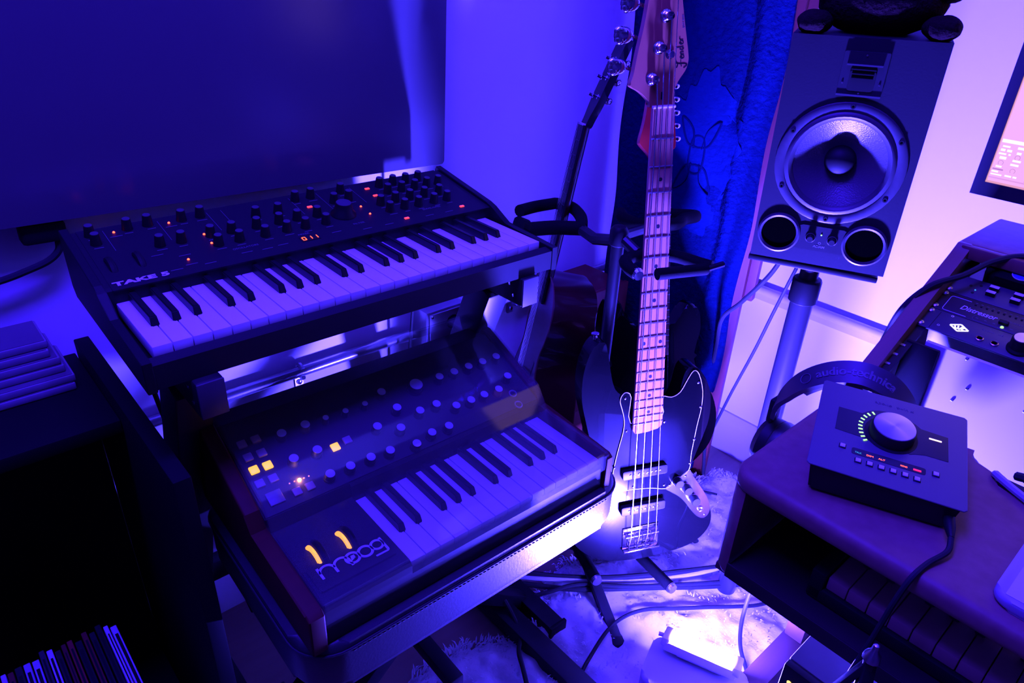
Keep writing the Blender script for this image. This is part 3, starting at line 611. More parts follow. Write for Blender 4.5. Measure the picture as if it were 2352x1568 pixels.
# solid guitar behind the bass
RD = Vector((-.06, -.19, -.98)).normalized(); RWv = Vector((.889, -.455, .03)); RWv = (RWv-RD*RWv.dot(RD)).normalized()
RM = frame((1.207, .879, .985), RWv, -RD, RD.cross(RWv))
rb = [(0, 400), (24, 402), (40, 396), (58, 372), (72, 350), (90, 350), (104, 372), (108, 410), (98, 450), (95, 480), (112, 520), (148, 580), (160, 640), (145, 700), (100, 745), (40, 762), (-40, 762), (-100, 745), (-150, 690), (-160, 620), (-135, 550), (-108, 500), (-104, 470), (-122, 425), (-128, 380), (-118, 340), (-102, 322), (-88, 326), (-78, 350), (-62, 380), (-40, 398)]
rh = [(21, 0), (22, 14), (20, 22), (27, 0), (30, -35), (30, -90), (30, -150), (20, -178), (-4, -180), (-18, -150), (-24, -100), (-34, -50), (-42, -18), (-38, -4), (-24, 14), (-21, 2)]
rh = [(22, 14), (31, 8), (30, -35), (28, -90), (24, -150), (14, -176), (-4, -178), (-16, -150), (-24, -100), (-36, -45), (-48, -8), (-46, 2), (-26, 24), (-21, 30), (21, 30)]
guitar('electric_guitar', 'black electric guitar with red headstock standing behind bass guitar', RM, rb, .042, BLACK_GLOSS, .41, .043, .056, rh, REDLAQ, .12, WOOD, [(14, v, 1) for v in (-8, -34, -60, -86, -112, -138)], bev=.008, scale=.64)

# ================================================================== GUITAR STAND
gs = thing('guitar_stand', 'black multi-guitar stand with foam padded yokes and tripod legs', 'guitar stand', (.983, .78, 0))
px_, py_ = .985, .785
MB().tube([(px_, py_, .06), (px_, py_, .52)], .0155, 14).build('lower_pole', BLACK_SATIN, gs, world=True)
MB().tube([(px_, py_, .50), (px_, py_, .875)], .0125, 14).build('upper_pole', BLACK_SATIN, gs, world=True)
MB().lathe([(.019, 0), (.021, .004), (.021, .04), (.018, .045)], 16, T(px_, py_, .485)).build('clamp_collar', BLACK, gs, world=True)
MB().tube([(px_+.018, py_-.01, .506), (px_+.045, py_-.025, .506)], .007, 8).build('clamp_knob', BLACK, gs, world=True)
MB().lathe([(.012, 0), (.0175, .004), (.0175, .030), (.012, .038), (0, .040)], 16, T(px_, py_, .842)).build('hub', BLACK, gs, world=True)
# bass yoke
c = Vector((.9848, .693, .838)); W2 = Vector((BW.x, BW.y, 0)).normalized(); N2 = Vector((BN.x, BN.y, 0)).normalized()
def loc(u, n, z=0): return c+W2*u+N2*n+Vector((0, 0, z))
MB().tube([(px_, py_, .862), loc(-.02, -.045, .004)], .0105, 10).build('yoke_arm', BLACK_SATIN, gs, world=True)
yk = MB().tube(smoothpath([loc(-.052, .035, -.002), loc(-.058, .010), loc(-.050, -.022), loc(-.020, -.038), loc(.020, -.038), loc(.054, -.022), loc(.078, .012), loc(.092, .03)], 5), .0115, 12).build('yoke', FOAM, gs, world=True)
for u, n in ((-.0525, .040),): MB().tube([loc(-.052, .034, -.002), loc(-.0515, .042, -.003)], [.0118, .009], 12).build('yoke_tip', CHROME, yk, world=True)
MB().tube([loc(-.020, .046, .0), loc(.078, .038, .0)], .0105, 12).build('yoke_gate', FOAM, gs, world=True)
MB().tube([loc(.078, .038, .0), loc(.112, .034, .006)], .0055, 8).build('gate_pin', BLACK_SATIN, gs, world=True)
# rear yoke
c2 = Vector((1.150, .838, .83))
def loc2(u, n, z=0): return c2+W2*u+N2*n+Vector((0, 0, z))
MB().tube([(px_, py_, .86), loc2(-.03, .055, .02), loc2(-.02, .045, .015)], .010, 10).build('yoke_arm', BLACK_SATIN, gs, world=True)
MB().tube(smoothpath([loc2(-.055, -.035, .02), loc2(-.060, .0, .02), loc2(-.04, .04, .02), loc2(.03, .045, .02), loc2(.06, .02, .02), loc2(.105, -.01, .015), loc2(.06, -.035, .012), loc2(.03, -.045, .012)], 5), .0125, 12).build('yoke', FOAM, gs, world=True)
# left yoke, round the hollow body's neck
MB().tube([(px_, py_, .852), (1.005, .86, .828), (1.015, .915, .834)], .0115, 10).build('yoke_arm', BLACK_SATIN, gs, world=True)
MB().tube(smoothpath([(1.02, .90, .834), (1.0, .925, .832), (.975, .945, .832), (.93, .958, .834), (.885, .965, .836)], 5), .0145, 12).build('yoke', FOAM, gs, world=True)
MB().tube(smoothpath([(1.02, .91, .834), (1.06, .95, .836), (1.085, 1.0, .838), (1.075, 1.04, .839)], 5), .0125, 12).build('yoke', FOAM, gs, world=True)
MB().tube(smoothpath([(1.075, 1.04, .839), (1.02, 1.045, .840), (.96, 1.03, .846)], 5), .0125, 12).build('yoke', FOAM, gs, world=True)
MB().tube([(.90, .945, .851), (.872, .935, .866), (.862, .93, .851)], .0125, 10).build('yoke_gate', FOAM, gs, world=True)
# lower cradle arms
for a, b in (((.955, .80, .135), (.897, .662, .138)), ((1.045, .745, .135), (1.006, .545, .138))):
    t_ = MB().tube([a, b], .0125, 14).build('cradle_arm', FOAM, gs, world=True)
    av = Vector(a); bv = Vector(b); dv = (bv-av).normalized()
    MB().tube([bv-dv*.002, bv+dv*.006], [.0128, .0105], 14).build('end_cap', STEEL, t_, world=True)
MB().tube([(.93, .80, .135), (1.07, .745, .135)], .011, 10).build('cradle_bar', BLACK_SATIN, gs, world=True)
for a, b in (((1.01, .98, .135), (.86, .98, .13)), ((1.03, 1.03, .135), (.86, 1.05, .13)), ((1.10, .88, .135), (1.05, .80, .13)), ((1.21, .83, .135), (1.17, .75, .13))):
    MB().tube([a, b], .0125, 12).build('cradle_arm', FOAM, gs, world=True)
MB().tube([(px_, py_, .135), (1.02, 1.0, .135)], .011, 10).build('cradle_bar', BLACK_SATIN, gs, world=True)
MB().tube([(px_, py_, .135), (1.16, .86, .135)], .011, 10).build('cradle_bar', BLACK_SATIN, gs, world=True)
for x, y in ((.902, .592), (1.30, .645), (1.30, .74), (.90, 1.12)):
    L = MB().bar((px_, py_, .085 if x < 1 else .06), (x, y, .014), .024, .020, bev=.003).build('leg', BLACK_SATIN, gs, world=True)
    MB().ball((x, y, .012), .022, .022, .012, 12, 6).build('rubber_foot', RUBBER, L, world=True)

# ================================================================== BLUE BLANKET OVER A WOODEN BOARD, CRATE
A_, B_ = Vector((1.425, 1.165, 0)), Vector((1.503, .814, 0)); pw = (B_-A_).length; px2 = (B_-A_).normalized(); pn = Vector((px2.y, -px2.x, 0))
if pn.x > 0: pn = -pn
PMx = frame(A_, px2, (0, 0, 1), px2.cross(Vector((0, 0, 1))))
if (PMx.to_3x3() @ Vector((0, 0, 1))).dot(pn) < 0: PMx = frame(A_, px2, (0, 0, 1), pn)
wb = thing('wooden_board', 'tall reddish wooden board standing in corner behind blue blanket', 'board', M=PMx)
MB().box(.005, pw+.012, 0, 2.05, -.050, -.028, bev=.002).build('plank', REDWOOD, wb)
MB().box(pw-.03, pw+.032, .56, 2.05, -.075, -.051, bev=.002).build('rear_plank', REDWOOD, wb)
bl = thing('blanket', 'deep blue velvet blanket with embossed leaf motif draped over wooden board', 'blanket', M=PMx)
NX, NY = 40, 150; mb = MB(); vs = []
def fold(x, y):
    f = x/pw
    return .006*math.sin(f*9+.3*math.sin(y*3))+.010*math.sin(f*3.1+y*.8)+ (.016*math.exp(-((f-.86)/.05)**2)) - .014*math.exp(-((f-.80+.02*math.sin(y*2))/.025)**2) + .003*noise.noise(Vector((x*14, y*9, 2)))
for sgn in (0, 1):
    vs.append([[mb.bm.verts.new((pw*i/NX+.004*math.sin(j*.2), .30+1.74*j/NY, fold(pw*i/NX, 1.74*j/NY)+(-.010 if sgn else 0))) for i in range(NX+1)] for j in range(NY+1)])
for sgn in (0, 1):
    for j in range(NY):
        for i in range(NX):
            q = (vs[sgn][j][i], vs[sgn][j][i+1], vs[sgn][j+1][i+1], vs[sgn][j+1][i]); mb.bm.faces.new(q if not sgn else q[::-1])
for j in range(NY):
    for i in (0, NX): mb.bm.faces.new((vs[0][j][i], vs[0][j+1][i], vs[1][j+1][i], vs[1][j][i]))
for i in range(NX):
    for j in (0, NY): mb.bm.faces.new((vs[0][j][i], vs[0][j][i+1], vs[1][j][i+1], vs[1][j][i]))
mb.build('cloth', BLANKET, bl, ang=80)
MB().box(0, pw-.02, .02, .34, -.027, -.018).build('lower_fold', BLANKET, bl)
def flat_on_cloth(pts, name, m, lift=.0012, n=3):
    b = MB(); q = [(p.x, p.y) for p in smoothpath([(x, y, 0) for x, y in pts], n, True)]
    b.prism(q, 0, .001)
    bmesh.ops.triangulate(b.bm, faces=b.bm.faces[:])
    bmesh.ops.subdivide_edges(b.bm, edges=b.bm.edges[:], cuts=2, use_grid_fill=True)
    for v in b.bm.verts: v.co.z += fold(v.co.x, v.co.y-.30)+lift
    return b.build(name, m, bl, ang=80)
cx, cy = pw*.57, .905
import math as _m
rnd = random.Random(5); blob = []
for k in range(40):
    a = 2*math.pi*k/40; r = 1+.10*math.sin(5*a)+.16*(k % 2)+.12*(rnd.random()-.5)
    blob.append((cx+.088*r*math.cos(a), cy+.165*r*math.sin(a)))
flat_on_cloth(blob, 'pale_medallion', BLANKET_LIGHT)
def cloth_line(pts, r=.0026):
    q = smoothpath([(x, y, 0) for x, y in pts], 5)
    MB().tube([(p.x, p.y, fold(p.x, p.y-.30)+.0032) for p in q], r, 5, flat=(1, .4)).build('embossed_line', BLANKET_DARK, bl)
for sy in (1, -1):
    for sx in (1, -1):
        cloth_line([(cx, cy+sy*.020), (cx+sx*.028, cy+sy*.030), (cx+sx*.048, cy+sy*.085), (cx+sx*.018, cy+sy*.062), (cx+sx*.010, cy+sy*.018)])
cloth_line([(cx-.018, cy+.02), (cx-.010, cy+.045), (cx+.010, cy+.045), (cx+.018, cy+.02), (cx+.018, cy-.02), (cx+.010, cy-.04), (cx-.010, cy-.04), (cx-.018, cy-.02), (cx-.018, cy+.02)])
for sx in (1, -1):
    cloth_line([(cx+.06+sx*.028+.022*math.cos(a)*(1-a/14), .44+.030*math.sin(a)*(1-a/14)) for a in [k*.5 for k in range(22)]], .0015)
cr = thing('wooden_crate', 'reddish wooden crate against left wall between guitars', 'crate', (1.28, 1.12, 0))
for z in (.04, .155, .27, .385, .50):
    MB().box(1.215, 1.375, 1.045, 1.057, z-.04, z+.075, bev=.002).build('slat', REDWOOD, cr, world=True)
    MB().box(1.215, 1.227, 1.058, 1.20, z-.04, z+.075, bev=.002).build('slat', REDWOOD, cr, world=True)
MB().box(1.228, 1.375, 1.058, 1.20, 0, .57).build('box', REDWOOD, cr, world=True, smooth=False)
# ================================================================== SPEAKER, STAND, PLUSH TOY
SM = T(1.037, .549, .892) @ R(-1.169, 'Z') @ R(.050, 'X') @ R(-.016, 'Y')
sp = thing('speaker', 'black studio monitor speaker with woven cone on tall stand', 'speaker', M=SM)
FR = frame((0, 0, 0), (1, 0, 0), (0, 0, 1), (0, -1, 0))      # x right, y up, z out of the front
box_m = mat('speaker_cabinet', (.012, .012, .013), .6, spec=.2, bump=(350, .2, .0006))
def hole_panel(): pass
def holed_box(w_, h_, dep, hc, hr, well, n=48):
    mb = MB(); bm = mb.bm
    vb = [bm.verts.new((x, dep, z)) for x, z in ((0, 0), (w_, 0), (w_, h_), (0, h_))]
    per = []
    for i in range(n):                                   # perimeter points opposite each point of the hole
        a = 2*math.pi*i/n; dx, dz = math.cos(a), math.sin(a)
        t = min([((w_-hc[0]) if dx > 0 else -hc[0])/dx if abs(dx) > 1e-6 else 9, ((h_-hc[1]) if dz > 0 else -hc[1])/dz if abs(dz) > 1e-6 else 9])
        per.append((hc[0]+t*dx, hc[1]+t*dz))
    for cx_, cz_ in ((0, 0), (w_, 0), (w_, h_), (0, h_)):   # snap nearest ones to the corners
        k = min(range(n), key=lambda i: (per[i][0]-cx_)**2+(per[i][1]-cz_)**2); per[k] = (cx_, cz_)
    pv = [bm.verts.new((x, 0, z)) for x, z in per]
    hv = [bm.verts.new((hc[0]+hr*math.cos(2*math.pi*i/n), 0, hc[1]+hr*math.sin(2*math.pi*i/n))) for i in range(n)]
    wv = [bm.verts.new((v.co.x, well, v.co.z)) for v in hv]
    for i in range(n):
        j = (i+1) % n; bm.faces.new((pv[i], pv[j], hv[j], hv[i])); bm.faces.new((hv[i], hv[j], wv[j], wv[i]))
    bm.faces.new(wv); bm.faces.new(vb)
    cor = [k for k in range(n) if any(abs(per[k][0]-c0)+abs(per[k][1]-c1) < 1e-9 for c0, c1 in ((0, 0), (w_, 0), (w_, h_), (0, h_)))]
    for q in range(4):
        a, b = cor[q], cor[(q+1) % 4]; seq = [a]
        while seq[-1] != b: seq.append((seq[-1]+1) % n)
        def back(k): return next(v for v in vb if abs(v.co.x-per[k][0])+abs(v.co.z-per[k][1]) < 1e-5)
        bm.faces.new([pv[k] for k in seq]+[back(b), back(a)])
    return mb
holed_box(.201, .337, .280, (.100, .162), .0700, .060).build('cabinet', box_m, sp, smooth=False)
cxw, cyw = .100, .162
wf = MB().lathe([(.0905, 0), (.0905, .0012), (.0890, .002), (.078, .002), (.0765, .001)], 48, FR @ T(cxw, cyw, 0), cap=False).build('woofer_rim', mat('rim_plastic', (.04, .04, .043), .42), sp)
MB().lathe([(.0768, .001), (.074, .0034), (.0705, .0040), (.067, .002), (.0645, -.003)], 48, FR @ T(cxw, cyw, 0), cap=False).build('surround', mat('rubber_surround', (.04, .04, .043), .5), wf)
MB().lathe([(.0655, -.0035), (.052, -.011), (.036, -.021), (.021, -.029), (0, -.029)], 56, FR @ T(cxw, cyw, 0), cap=False).build('cone', CONE, wf)
MB().lathe([(.0225, -.030), (.0220, -.020), (.0195, -.013), (.014, -.008), (.007, -.0055), (0, -.0048)], 32, FR @ T(cxw, cyw, 0)).build('dust_cap', RUBBER, wf)
for k in range(6):
    a = math.radians(90+60*k); MB().lathe([(.0036, 0), (.0034, .0008), (.0018, .0008), (.0016, -.001), (0, -.001)], 12, FR @ T(cxw+.0845*math.cos(a), cyw+.0845*math.sin(a), .0021)).build('screw', BLACK, wf)
tw = MB().prism(rrect(.073, .131, .2605, .3195, .002), 0, .0030, FR).build('tweeter_plate', mat('tweeter_plastic', (.02, .02, .022), .35), sp, smooth=False)
MB().prism([(.073, .2605), (.131, .2605), (.131, .2630), (.073, .2630)], .003, .0045, FR).build('plate_lip', MATS['rim_plastic'], tw, smooth=False)
for i, (z0, z1, x0, x1) in enumerate(((.3015, .3035, .079, .125), (.296, .2975, .086, .118), (.290, .2915, .088, .116), (.284, .2855, .088, .116))):
    MB().box(x0, x1, -.007, -.003, z0, z1).build('ribbon_slat', MATS['rim_plastic'] if i == 0 else BLACK, tw, smooth=False)
MB().prism(rrect(.085, .119, .268, .295, .004), .003, .0042, FR).build('ribbon_opening', RUBBER, tw, smooth=False)
for x, z in ((.078, .278), (.126, .278), (.102, .265), (.102, .315)): MB().lathe([(.0014, 0), (.0012, .001), (0, .0014)], 8, FR @ T(x, z, .003)).build('screw', STEEL, tw)
for x in (.037, .163):
    pt = MB().lathe([(.0325, 0), (.0320, .0030), (.0295, .0042), (.0265, .0030), (.0255, -.002)], 36, FR @ T(x, .0445, 0), cap=False).build('bass_port', MATS['rim_plastic'], sp)
    MB().prism(circ(x, .0445, .0262, 32), .0002, .0010, FR).build('port_opening', mat('port_black', (.0008, .0008, .0008), .9, spec=0.), pt)
ct = MB().prism([(.062, .026), (.066, .062), (.071, .064), (.130, .064), (.136, .062), (.138, .026), (.134, .024), (.066, .024)], 0, .0016, FR).build('control_plate', PANEL, sp, smooth=False)
for x in (.085, .117):
    MB().lathe([(.0078, 0), (.0076, .0015), (.0066, .0018)], 20, FR @ T(x, .0445, .0014), cap=False).build('knob_collar', STEEL, ct)
    MB().lathe([(.0058, 0), (.0050, .009), (.0044, .0098), (0, .0098)], 18, FR @ T(x, .0445, .0014)).build('level_knob', KNOB, ct)
MB().lathe([(.0013, 0), (.0010, .001), (0, .0013)], 8, FR @ T(.100, .051, .0016)).build('power_light', GREEN, ct)
lettering('ADAM', .0058, PRINT_DIM, sp, FR @ T(.0915, .0298, .0018), width=.017, bold=.0001, depth=.0001)
MB().lathe([(.0022, 0), (.0022, .0002), (.0012, .0002), (.0012, 0)], 14, FR @ T(.100, .0375, .0016), cap=False).build('logo_ring', PRINT_DIM, ct)
MB().box(.004, .160, .010, .27, -.004, 0).build('base_pad', RUBBER, sp, smooth=False)
ss = thing('speaker_stand', 'black steel speaker stand with round pole and collar', 'speaker stand', (1.198, .513, 0))
MB().tube([(1.198, .513, .03), (1.198, .513, .79)], .0205, 24).build('pole', mat('stand_steel', (.06, .06, .065), .28, .6), ss, world=True)
MB().tube([(1.198, .513, .72), (1.198, .513, .878)], .0165, 24).build('inner_pole', BLACK_SATIN, ss, world=True)
MB().lathe([(.021, 0), (.0255, .003), (.0255, .043), (.0235, .047), (.0170, .048)], 24, T(1.198, .513, .772)).build('collar', BLACK, ss, world=True)
MB().box(-.10, .10, -.11, .11, .874, .884, T(1.195, .512, 0) @ R(-1.163, 'Z'), bev=.002).build('top_plate', BLACK_SATIN, ss, world=True)
for a, b in (((1.30, .66, .004), (1.30, .365, .004)), ((1.20, .515, .004), (1.52, .72, .004)), ((1.18, .513, .004), (1.30, .513, .004))):
    MB().bar(a, b, .042, .0075, bev=.001).build('base_bar', BLACK_SATIN, ss, world=True)
pt = thing('plush_toy', 'dark fuzzy plush toy sitting on top of speaker', 'toy', M=SM @ T(.104, .062, .337))
def fuzzy(balls, name, parent):
    b = MB()
    for c_, r_ in balls: b.ball(c_, *r_, 24, 14)
    for v in b.bm.verts:
        v.co += v.normal*0+Vector((noise.noise(v.co*90), noise.noise(v.co*90+Vector((5, 1, 2))), noise.noise(v.co*90+Vector((2, 8, 4)))))*.0028
    return b.build(name, PLUSH, parent, ang=80)
fuzzy([((0, .0, .040), (.084, .060, .046)), ((0, .0, .075), (.076, .056, .055)), ((0, .01, .150), (.06, .052, .055))], 'body', pt)
for sx in (-1, 1):
    fuzzy([((sx*.080, -.040, .014), (.024, .030, .0160))], 'foot', pt)
    fuzzy([((sx*.078, -.020, .058), (.022, .018, .015))], 'arm', pt)
    fuzzy([((sx*.030, .01, .195), (.014, .012, .026))], 'ear', pt)
cable('speaker_cable', 'black cable running from speaker down behind blue blanket', [(1.27, .56, .92), (1.255, .585, .85), (1.27, .62, .77), (1.33, .70, .66), (1.40, .775, .57), (1.47, .815, .46), (1.53, .84, .25), (1.52, .80, .02)], .0048)
cable('speaker_cable', 'thin cable hanging from speaker down to rug beside stand', [(1.225, .535, .89), (1.225, .555, .80), (1.26, .59, .70), (1.30, .63, .58), (1.36, .69, .42), (1.40, .745, .24), (1.405, .79, .10), (1.43, .79, .03), (1.47, .72, .025)], .0035)

# ================================================================== MONITOR SCREEN
MX = 1.275
mo = thing('computer_monitor', 'flat computer monitor showing pink music software screen', 'monitor', (MX, .05, .955))
MF = frame((MX, .3305, 1.0115), (0, -1, 0), (0, 0, 1), (-1, 0, 0))     # x along the screen, y up, z towards the user
MB().box(0, .615, 0, .365, -.022, .0, MF, bev=.002).build('housing', BLACK, mo, world=True)
bz = mat('monitor_bezel', (.02, .02, .022), .35)
MB().box(0, .015, 0, .365, 0, .004, MF).build('bezel', bz, mo, world=True)
MB().box(.60, .615, 0, .365, 0, .004, MF).build('bezel', bz, mo, world=True)
MB().box(.015, .60, 0, .021, 0, .004, MF).build('bezel', bz, mo, world=True)
MB().box(.015, .60, .350, .365, 0, .004, MF).build('bezel', bz, mo, world=True)
scr_m = mat('screen_pink', (.02, .02, .02), .3, emit=(.93, .45, .93), estr=SCREEN_STR)
scr_o = MB().box(.015, .60, .021, .350, 0, .001, MF).build('screen', scr_m, mo, world=True)
ui = {'w': mat('screen_white', (.02, .02, .02), .3, emit=(1, .93, 1), estr=SCREEN_STR*1.1), 'd': mat('screen_mauve', (.02, .02, .02), .3, emit=(.50, .20, .55), estr=SCREEN_STR), 'm': mat('screen_lilac', (.02, .02, .02), .3, emit=(.78, .34, .80), estr=SCREEN_STR), 'p': mat('screen_rose', (.02, .02, .02), .3, emit=(.80, .34, .52), estr=SCREEN_STR)}
G = {k: MB() for k in ui}
def R_(k, x0, x1, y0, y1): G[k].box(x0+.015, x1+.015, y0+.021, y1+.021, .001, .0014, MF)
R_('p', 0, .58, 0, .003); R_('m', 0, .58, .0075, .0095); R_('p', 0, .0018, .003, .32)
for x0 in (.0, .055, .110, .165, .22):
    R_('w', x0+.003, x0+.047, .0610, .0660); R_('m', x0+.049, x0+.0505, .010, .062)
    for (a, b, y0, y1) in ((.006, .016, .0545, .057), (.005, .011, .0485, .052), (.0135, .020, .0485, .052), (.004, .014, .0435, .046), (.017, .020, .0435, .046), (.007, .016, .037, .041), (.006, .014, .0245, .027), (.003, .018, .0125, .0145), (.003, .012, .0165, .019), (.026, .036, .0545, .058), (.027, .033, .047, .0505), (.025, .036, .036, .039), (.024, .035, .030, .033), (.022, .031, .013, .0155), (.033, .038, .013, .0155)): R_('w', x0+a, x0+b, y0, y1)
    R_('d', x0+.003, x0+.0175, .0205, .0225)
    for qx, qy in ((.011, .0315), (.030, .0425), (.030, .0225)):
        for k in range(9):
            a = math.radians(-50+280*k/9); a2 = math.radians(-50+280*(k+1)/9)
            G['d'].prism([(x0+.015+qx+r*math.cos(q), .021+qy+r*math.sin(q)) for r, q in ((.0032, a), (.0037, a), (.0037, a2), (.0032, a2))], .001, .0014, MF)
for j in range(4):
    for x0 in (.006, .016, .026, .04, .055, .07): R_('w', x0, x0+.007, .155+j*.008, .1605+j*.008)
for x0 in (.055, .12, .2, .3): R_('w', x0, x0+.03, .09, .094); R_('m', x0-.006, x0-.005, .07, .15)
for k in G: G[k].build('screen_graphics', ui[k], scr_o, smooth=False, world=True)['kind'] = 'stuff'
MB().box(MX+.022, MX+.05, -.04, .10, .99, 1.25, bev=.004).build('stand_neck', BLACK_SATIN, mo, world=True)
MB().box(MX-.08, MX+.11, -.10, .16, .9495, .961, bev=.004).build('stand_base', BLACK_SATIN, mo, world=True)

# ================================================================== DESK
dk = thing('studio_desk', 'dark wooden studio desk with rounded edge and sloped rack bay', 'desk', (.95, -.2, 0))
YE = -1.2
top = [(.652, YE), (.652, .306), (.92, .306), (.918, .139), (.916, .126), (.908, .1185), (.893, .1155), (.882, .109), (.874, .092), (.863, .062), (.85, .0), (.84, -.1), (.84, YE)]
tp_ = [(.652+.03, .306)]
def round_corner(): return [(.652+.03-.03*math.sin(math.radians(a)), .312-.03+.03*math.cos(math.radians(a))) for a in (0, 22, 45, 67, 90)]
top = [(.652, YE)]+round_corner()[::-1]+[(.945, .312), (.943, .20), (.930, .155), (.918, .139), (.916, .126), (.908, .1185), (.893, .1155), (.882, .109), (.874, .092), (.863, .062), (.85, .0), (.84, -.1), (.84, YE)]
MB().prism(top, .760, .788, bev=.010, seg=4).build('desk_top', DESKTOP, dk, world=True)
MB().prism([(.656, .2865)]+[(x_+.004, min(y_, .311)) for x_, y_ in round_corner()[::-1] if y_ > .2865]+[(.94, .311), (.94, .2865)], .628, .7615, bev=.004, seg=2).build('end_panel', DESKTOP, dk, world=True)
MB().box(.668, .93, .290, .308, .616, .6275, bev=.002).build('panel_foot', DESKBODY, dk, world=True)
MB().box(.655, .95, YE, .286, .628, .646, bev=.002).build('keyboard_tray', TRAYB, dk, world=True)
MB().box(.652, .6545, YE, .286, .630, .652, bev=.001).build('tray_lip', TRAYB, dk, world=True)
MB().box(.93, .945, YE, .286, .646, .7595).build('tray_back', TRAYB, dk, world=True)
leg_w = mat('desk_leg_wood', (.12, .055, .05), .5, spec=.25, vary=(6, (.08, .036, .032), (1, 12, 6)))
MB().box(.72, 1.36, .296, .342, 0.0, .105, bev=.004).build('base_rail', leg_w, dk, world=True)
MB().box(1.12, 1.36, .300, .338, .105, .79, bev=.003).build('side_leg', leg_w, dk, world=True)
sidep = [(.945, .745), (.945, .806), (1.205, .930), (1.222, .9475), (1.41, .9475), (1.41, .745)]
MB().prism(sidep, .2885, .3095, frame((0, 0, 0), (1, 0, 0), (0, 0, 1), (0, 1, 0)) if False else frame((0, 0, 0), (1, 0, 0), (0, 0, 1), (0, -1, 0)) @ Matrix.Scale(-1, 4, (0, 0, 1)), bev=.003).build('side_panel', WOOD, dk, world=True)
MB().box(1.226, 1.415, YE, .3095, .928, .948, bev=.004).build('top_shelf', DESKTOP, dk, world=True)
MB().box(1.216, 1.236, YE, .302, .9255, .9465, bev=.004).build('shelf_fascia', WOOD, dk, world=True)
e_ = Vector((.928477, 0, .371391)); n_ = Vector((-.371391, 0, .928477))
RK = frame((1.092, .286, .855), (0, -1, 0), e_, n_)          # rack frame: x right, y up the slope, z out
MB().box(-.0085, .010, -.13, .175, -.006, -.002, RK).build('rack_rail', BLACK_SATIN, dk, world=True)
for k in range(4): MB().box(-.006, .004, -.055-k*.022, -.051-k*.022, -.002, -.0008, RK).build('rail_slot', STEEL, dk, world=True)
MB().box(1.058, 1.066, -.30, .262, .50, .845).build('metal_sheet', SILVER, dk, world=True, smooth=False)
for y, z in ((.206, .842), (.192, .8), (.204, .775), (.12, .80), (.06, .78)):
    MB().lathe([(.0022, 0), (.0022, .001), (.0016, .0014), (0, .0014)], 10, T(1.058, y, z) @ R(-math.pi/2, 'Y')).build('rivet', STEEL, dk, world=True)
MB().box(1.052, 1.0575, .240, .285, .50, .840, bev=.001).build('black_support', BLACK, dk, world=True)
# ---- rack units
def rack_unit(label, s0, m, h=.0437, dep=.16):
    u = thing('rack_unit', label, 'audio unit', M=RK @ T(0, s0, 0))
    MB().box(-.0085, .4741, -.0064, -.0064+h, -.0015, .0015, bev=.0006).build('front_panel', m, u)
    MB().box(.014, .452, -.004, -.008+h, -dep, -.0016).build('chassis', BLACK_SATIN, u, smooth=False)
    for x in (0, .4656):
        for y in (0, .0318):
            s_ = MB().lathe([(.0048, 0), (.0046, .0014), (.003, .0026), (0, .003)], 14, T(x, y, .0015)).build('rack_screw', STEEL, u)
            MB().box(x-.0028, x+.0028, y-.0004, y+.0004, .0040, .0046).build('screw_slot', BLACK, s_)
    return u
ua = rack_unit('bottom rack unit with glowing white diamond badge and two jacks', 0, mat('grey_faceplate', (.045, .045, .05), .4))
dia = MB()
def dline(x0, y0, x1, y1, w_=.0011):
    dx, dy = x1-x0, y1-y0; L = math.hypot(dx, dy); nx, ny = -dy/L*w_, dx/L*w_
    dia.prism([(x0+nx, y0+ny), (x1+nx, y1+ny), (x1-nx, y1-ny), (x0-nx, y0-ny)], .0016, .0021)
P4 = [(.0345, .0150), (.0465, .0222), (.0592, .0145), (.0472, .0073)]
for i in range(4): dline(*P4[i], *P4[(i+1) % 4])
dline(.0405, .0165, .0425, .0118); dline(.0425, .0118, .0460, .0128); dline(.0460, .0128, .0445, .0182); dline(.0475, .0108, .0500, .0182); dline(.0500, .0182, .0528, .0168); dline(.0528, .0168, .0490, .0142); dline(.0490, .0142, .0535, .0118)
dia.build('lit_badge', WHITE_LED, ua, smooth=False)
for x in (.077, .096):
    j = MB().lathe([(.0052, 0), (.0052, .0022), (.0042, .0028), (.0036, .0022)], 20, T(x, .0075, .0015), cap=False).build('jack_socket', mat('brass_ring', (.8, .6, .5), .3, 1.), ua)
    MB().prism(circ(x, .0075, .0037, 16), .0015, .0018).build('jack_hole', MATS['port_black'], j)
k = MB().lathe([(.0150, 0), (.0150, .003), (.0125, .006), (.0115, .020), (.0105, .022), (0, .022)], 28, T(.124, .014, .0015)).build('level_knob', KNOB, ua)
MB().lathe([(.0098, .0219), (.0094, .0226), (0, .0226)], 24, T(.124, .014, .0015)).build('knob_cap', STEEL, k)
MB().box(.013, .0138, -.004, .034, .0015, .0019).build('seam_line', BLACK, ua)
for x, y in ((.030, .0325), (.022, .006)): MB().lathe([(.0022, 0), (.002, .0008), (.001, .0008)], 12, T(x, y, .0015), cap=False).build('small_screw', STEEL, ua)
lettering('apollo', .0052, PRINT_DIM, ua, T(.072, .0265, .0016), width=.016, depth=.0001); lettering('x6', .0052, PRINT_DIM, ua, T(.093, .0265, .0016), width=.007, depth=.0001)
ds = rack_unit('middle rack unit with Distressor lettering and green light', .04445, mat('black_faceplate', (.022, .016, .015), .42))
lettering('Distressor', .0135, PRINT, ds, T(.030, .0090, .0016), width=.049, shear=.25, bold=.00015, depth=.0001)
fr_ = MB()
for a, b in (((.044, -.004), (.012, -.004)), ((.010, -.002), (.010, .028)), ((.012, .031), (.038, .031)), ((.052, -.004), (.15, -.004)), ((.051, -.002), (.051, .004))):
    pass
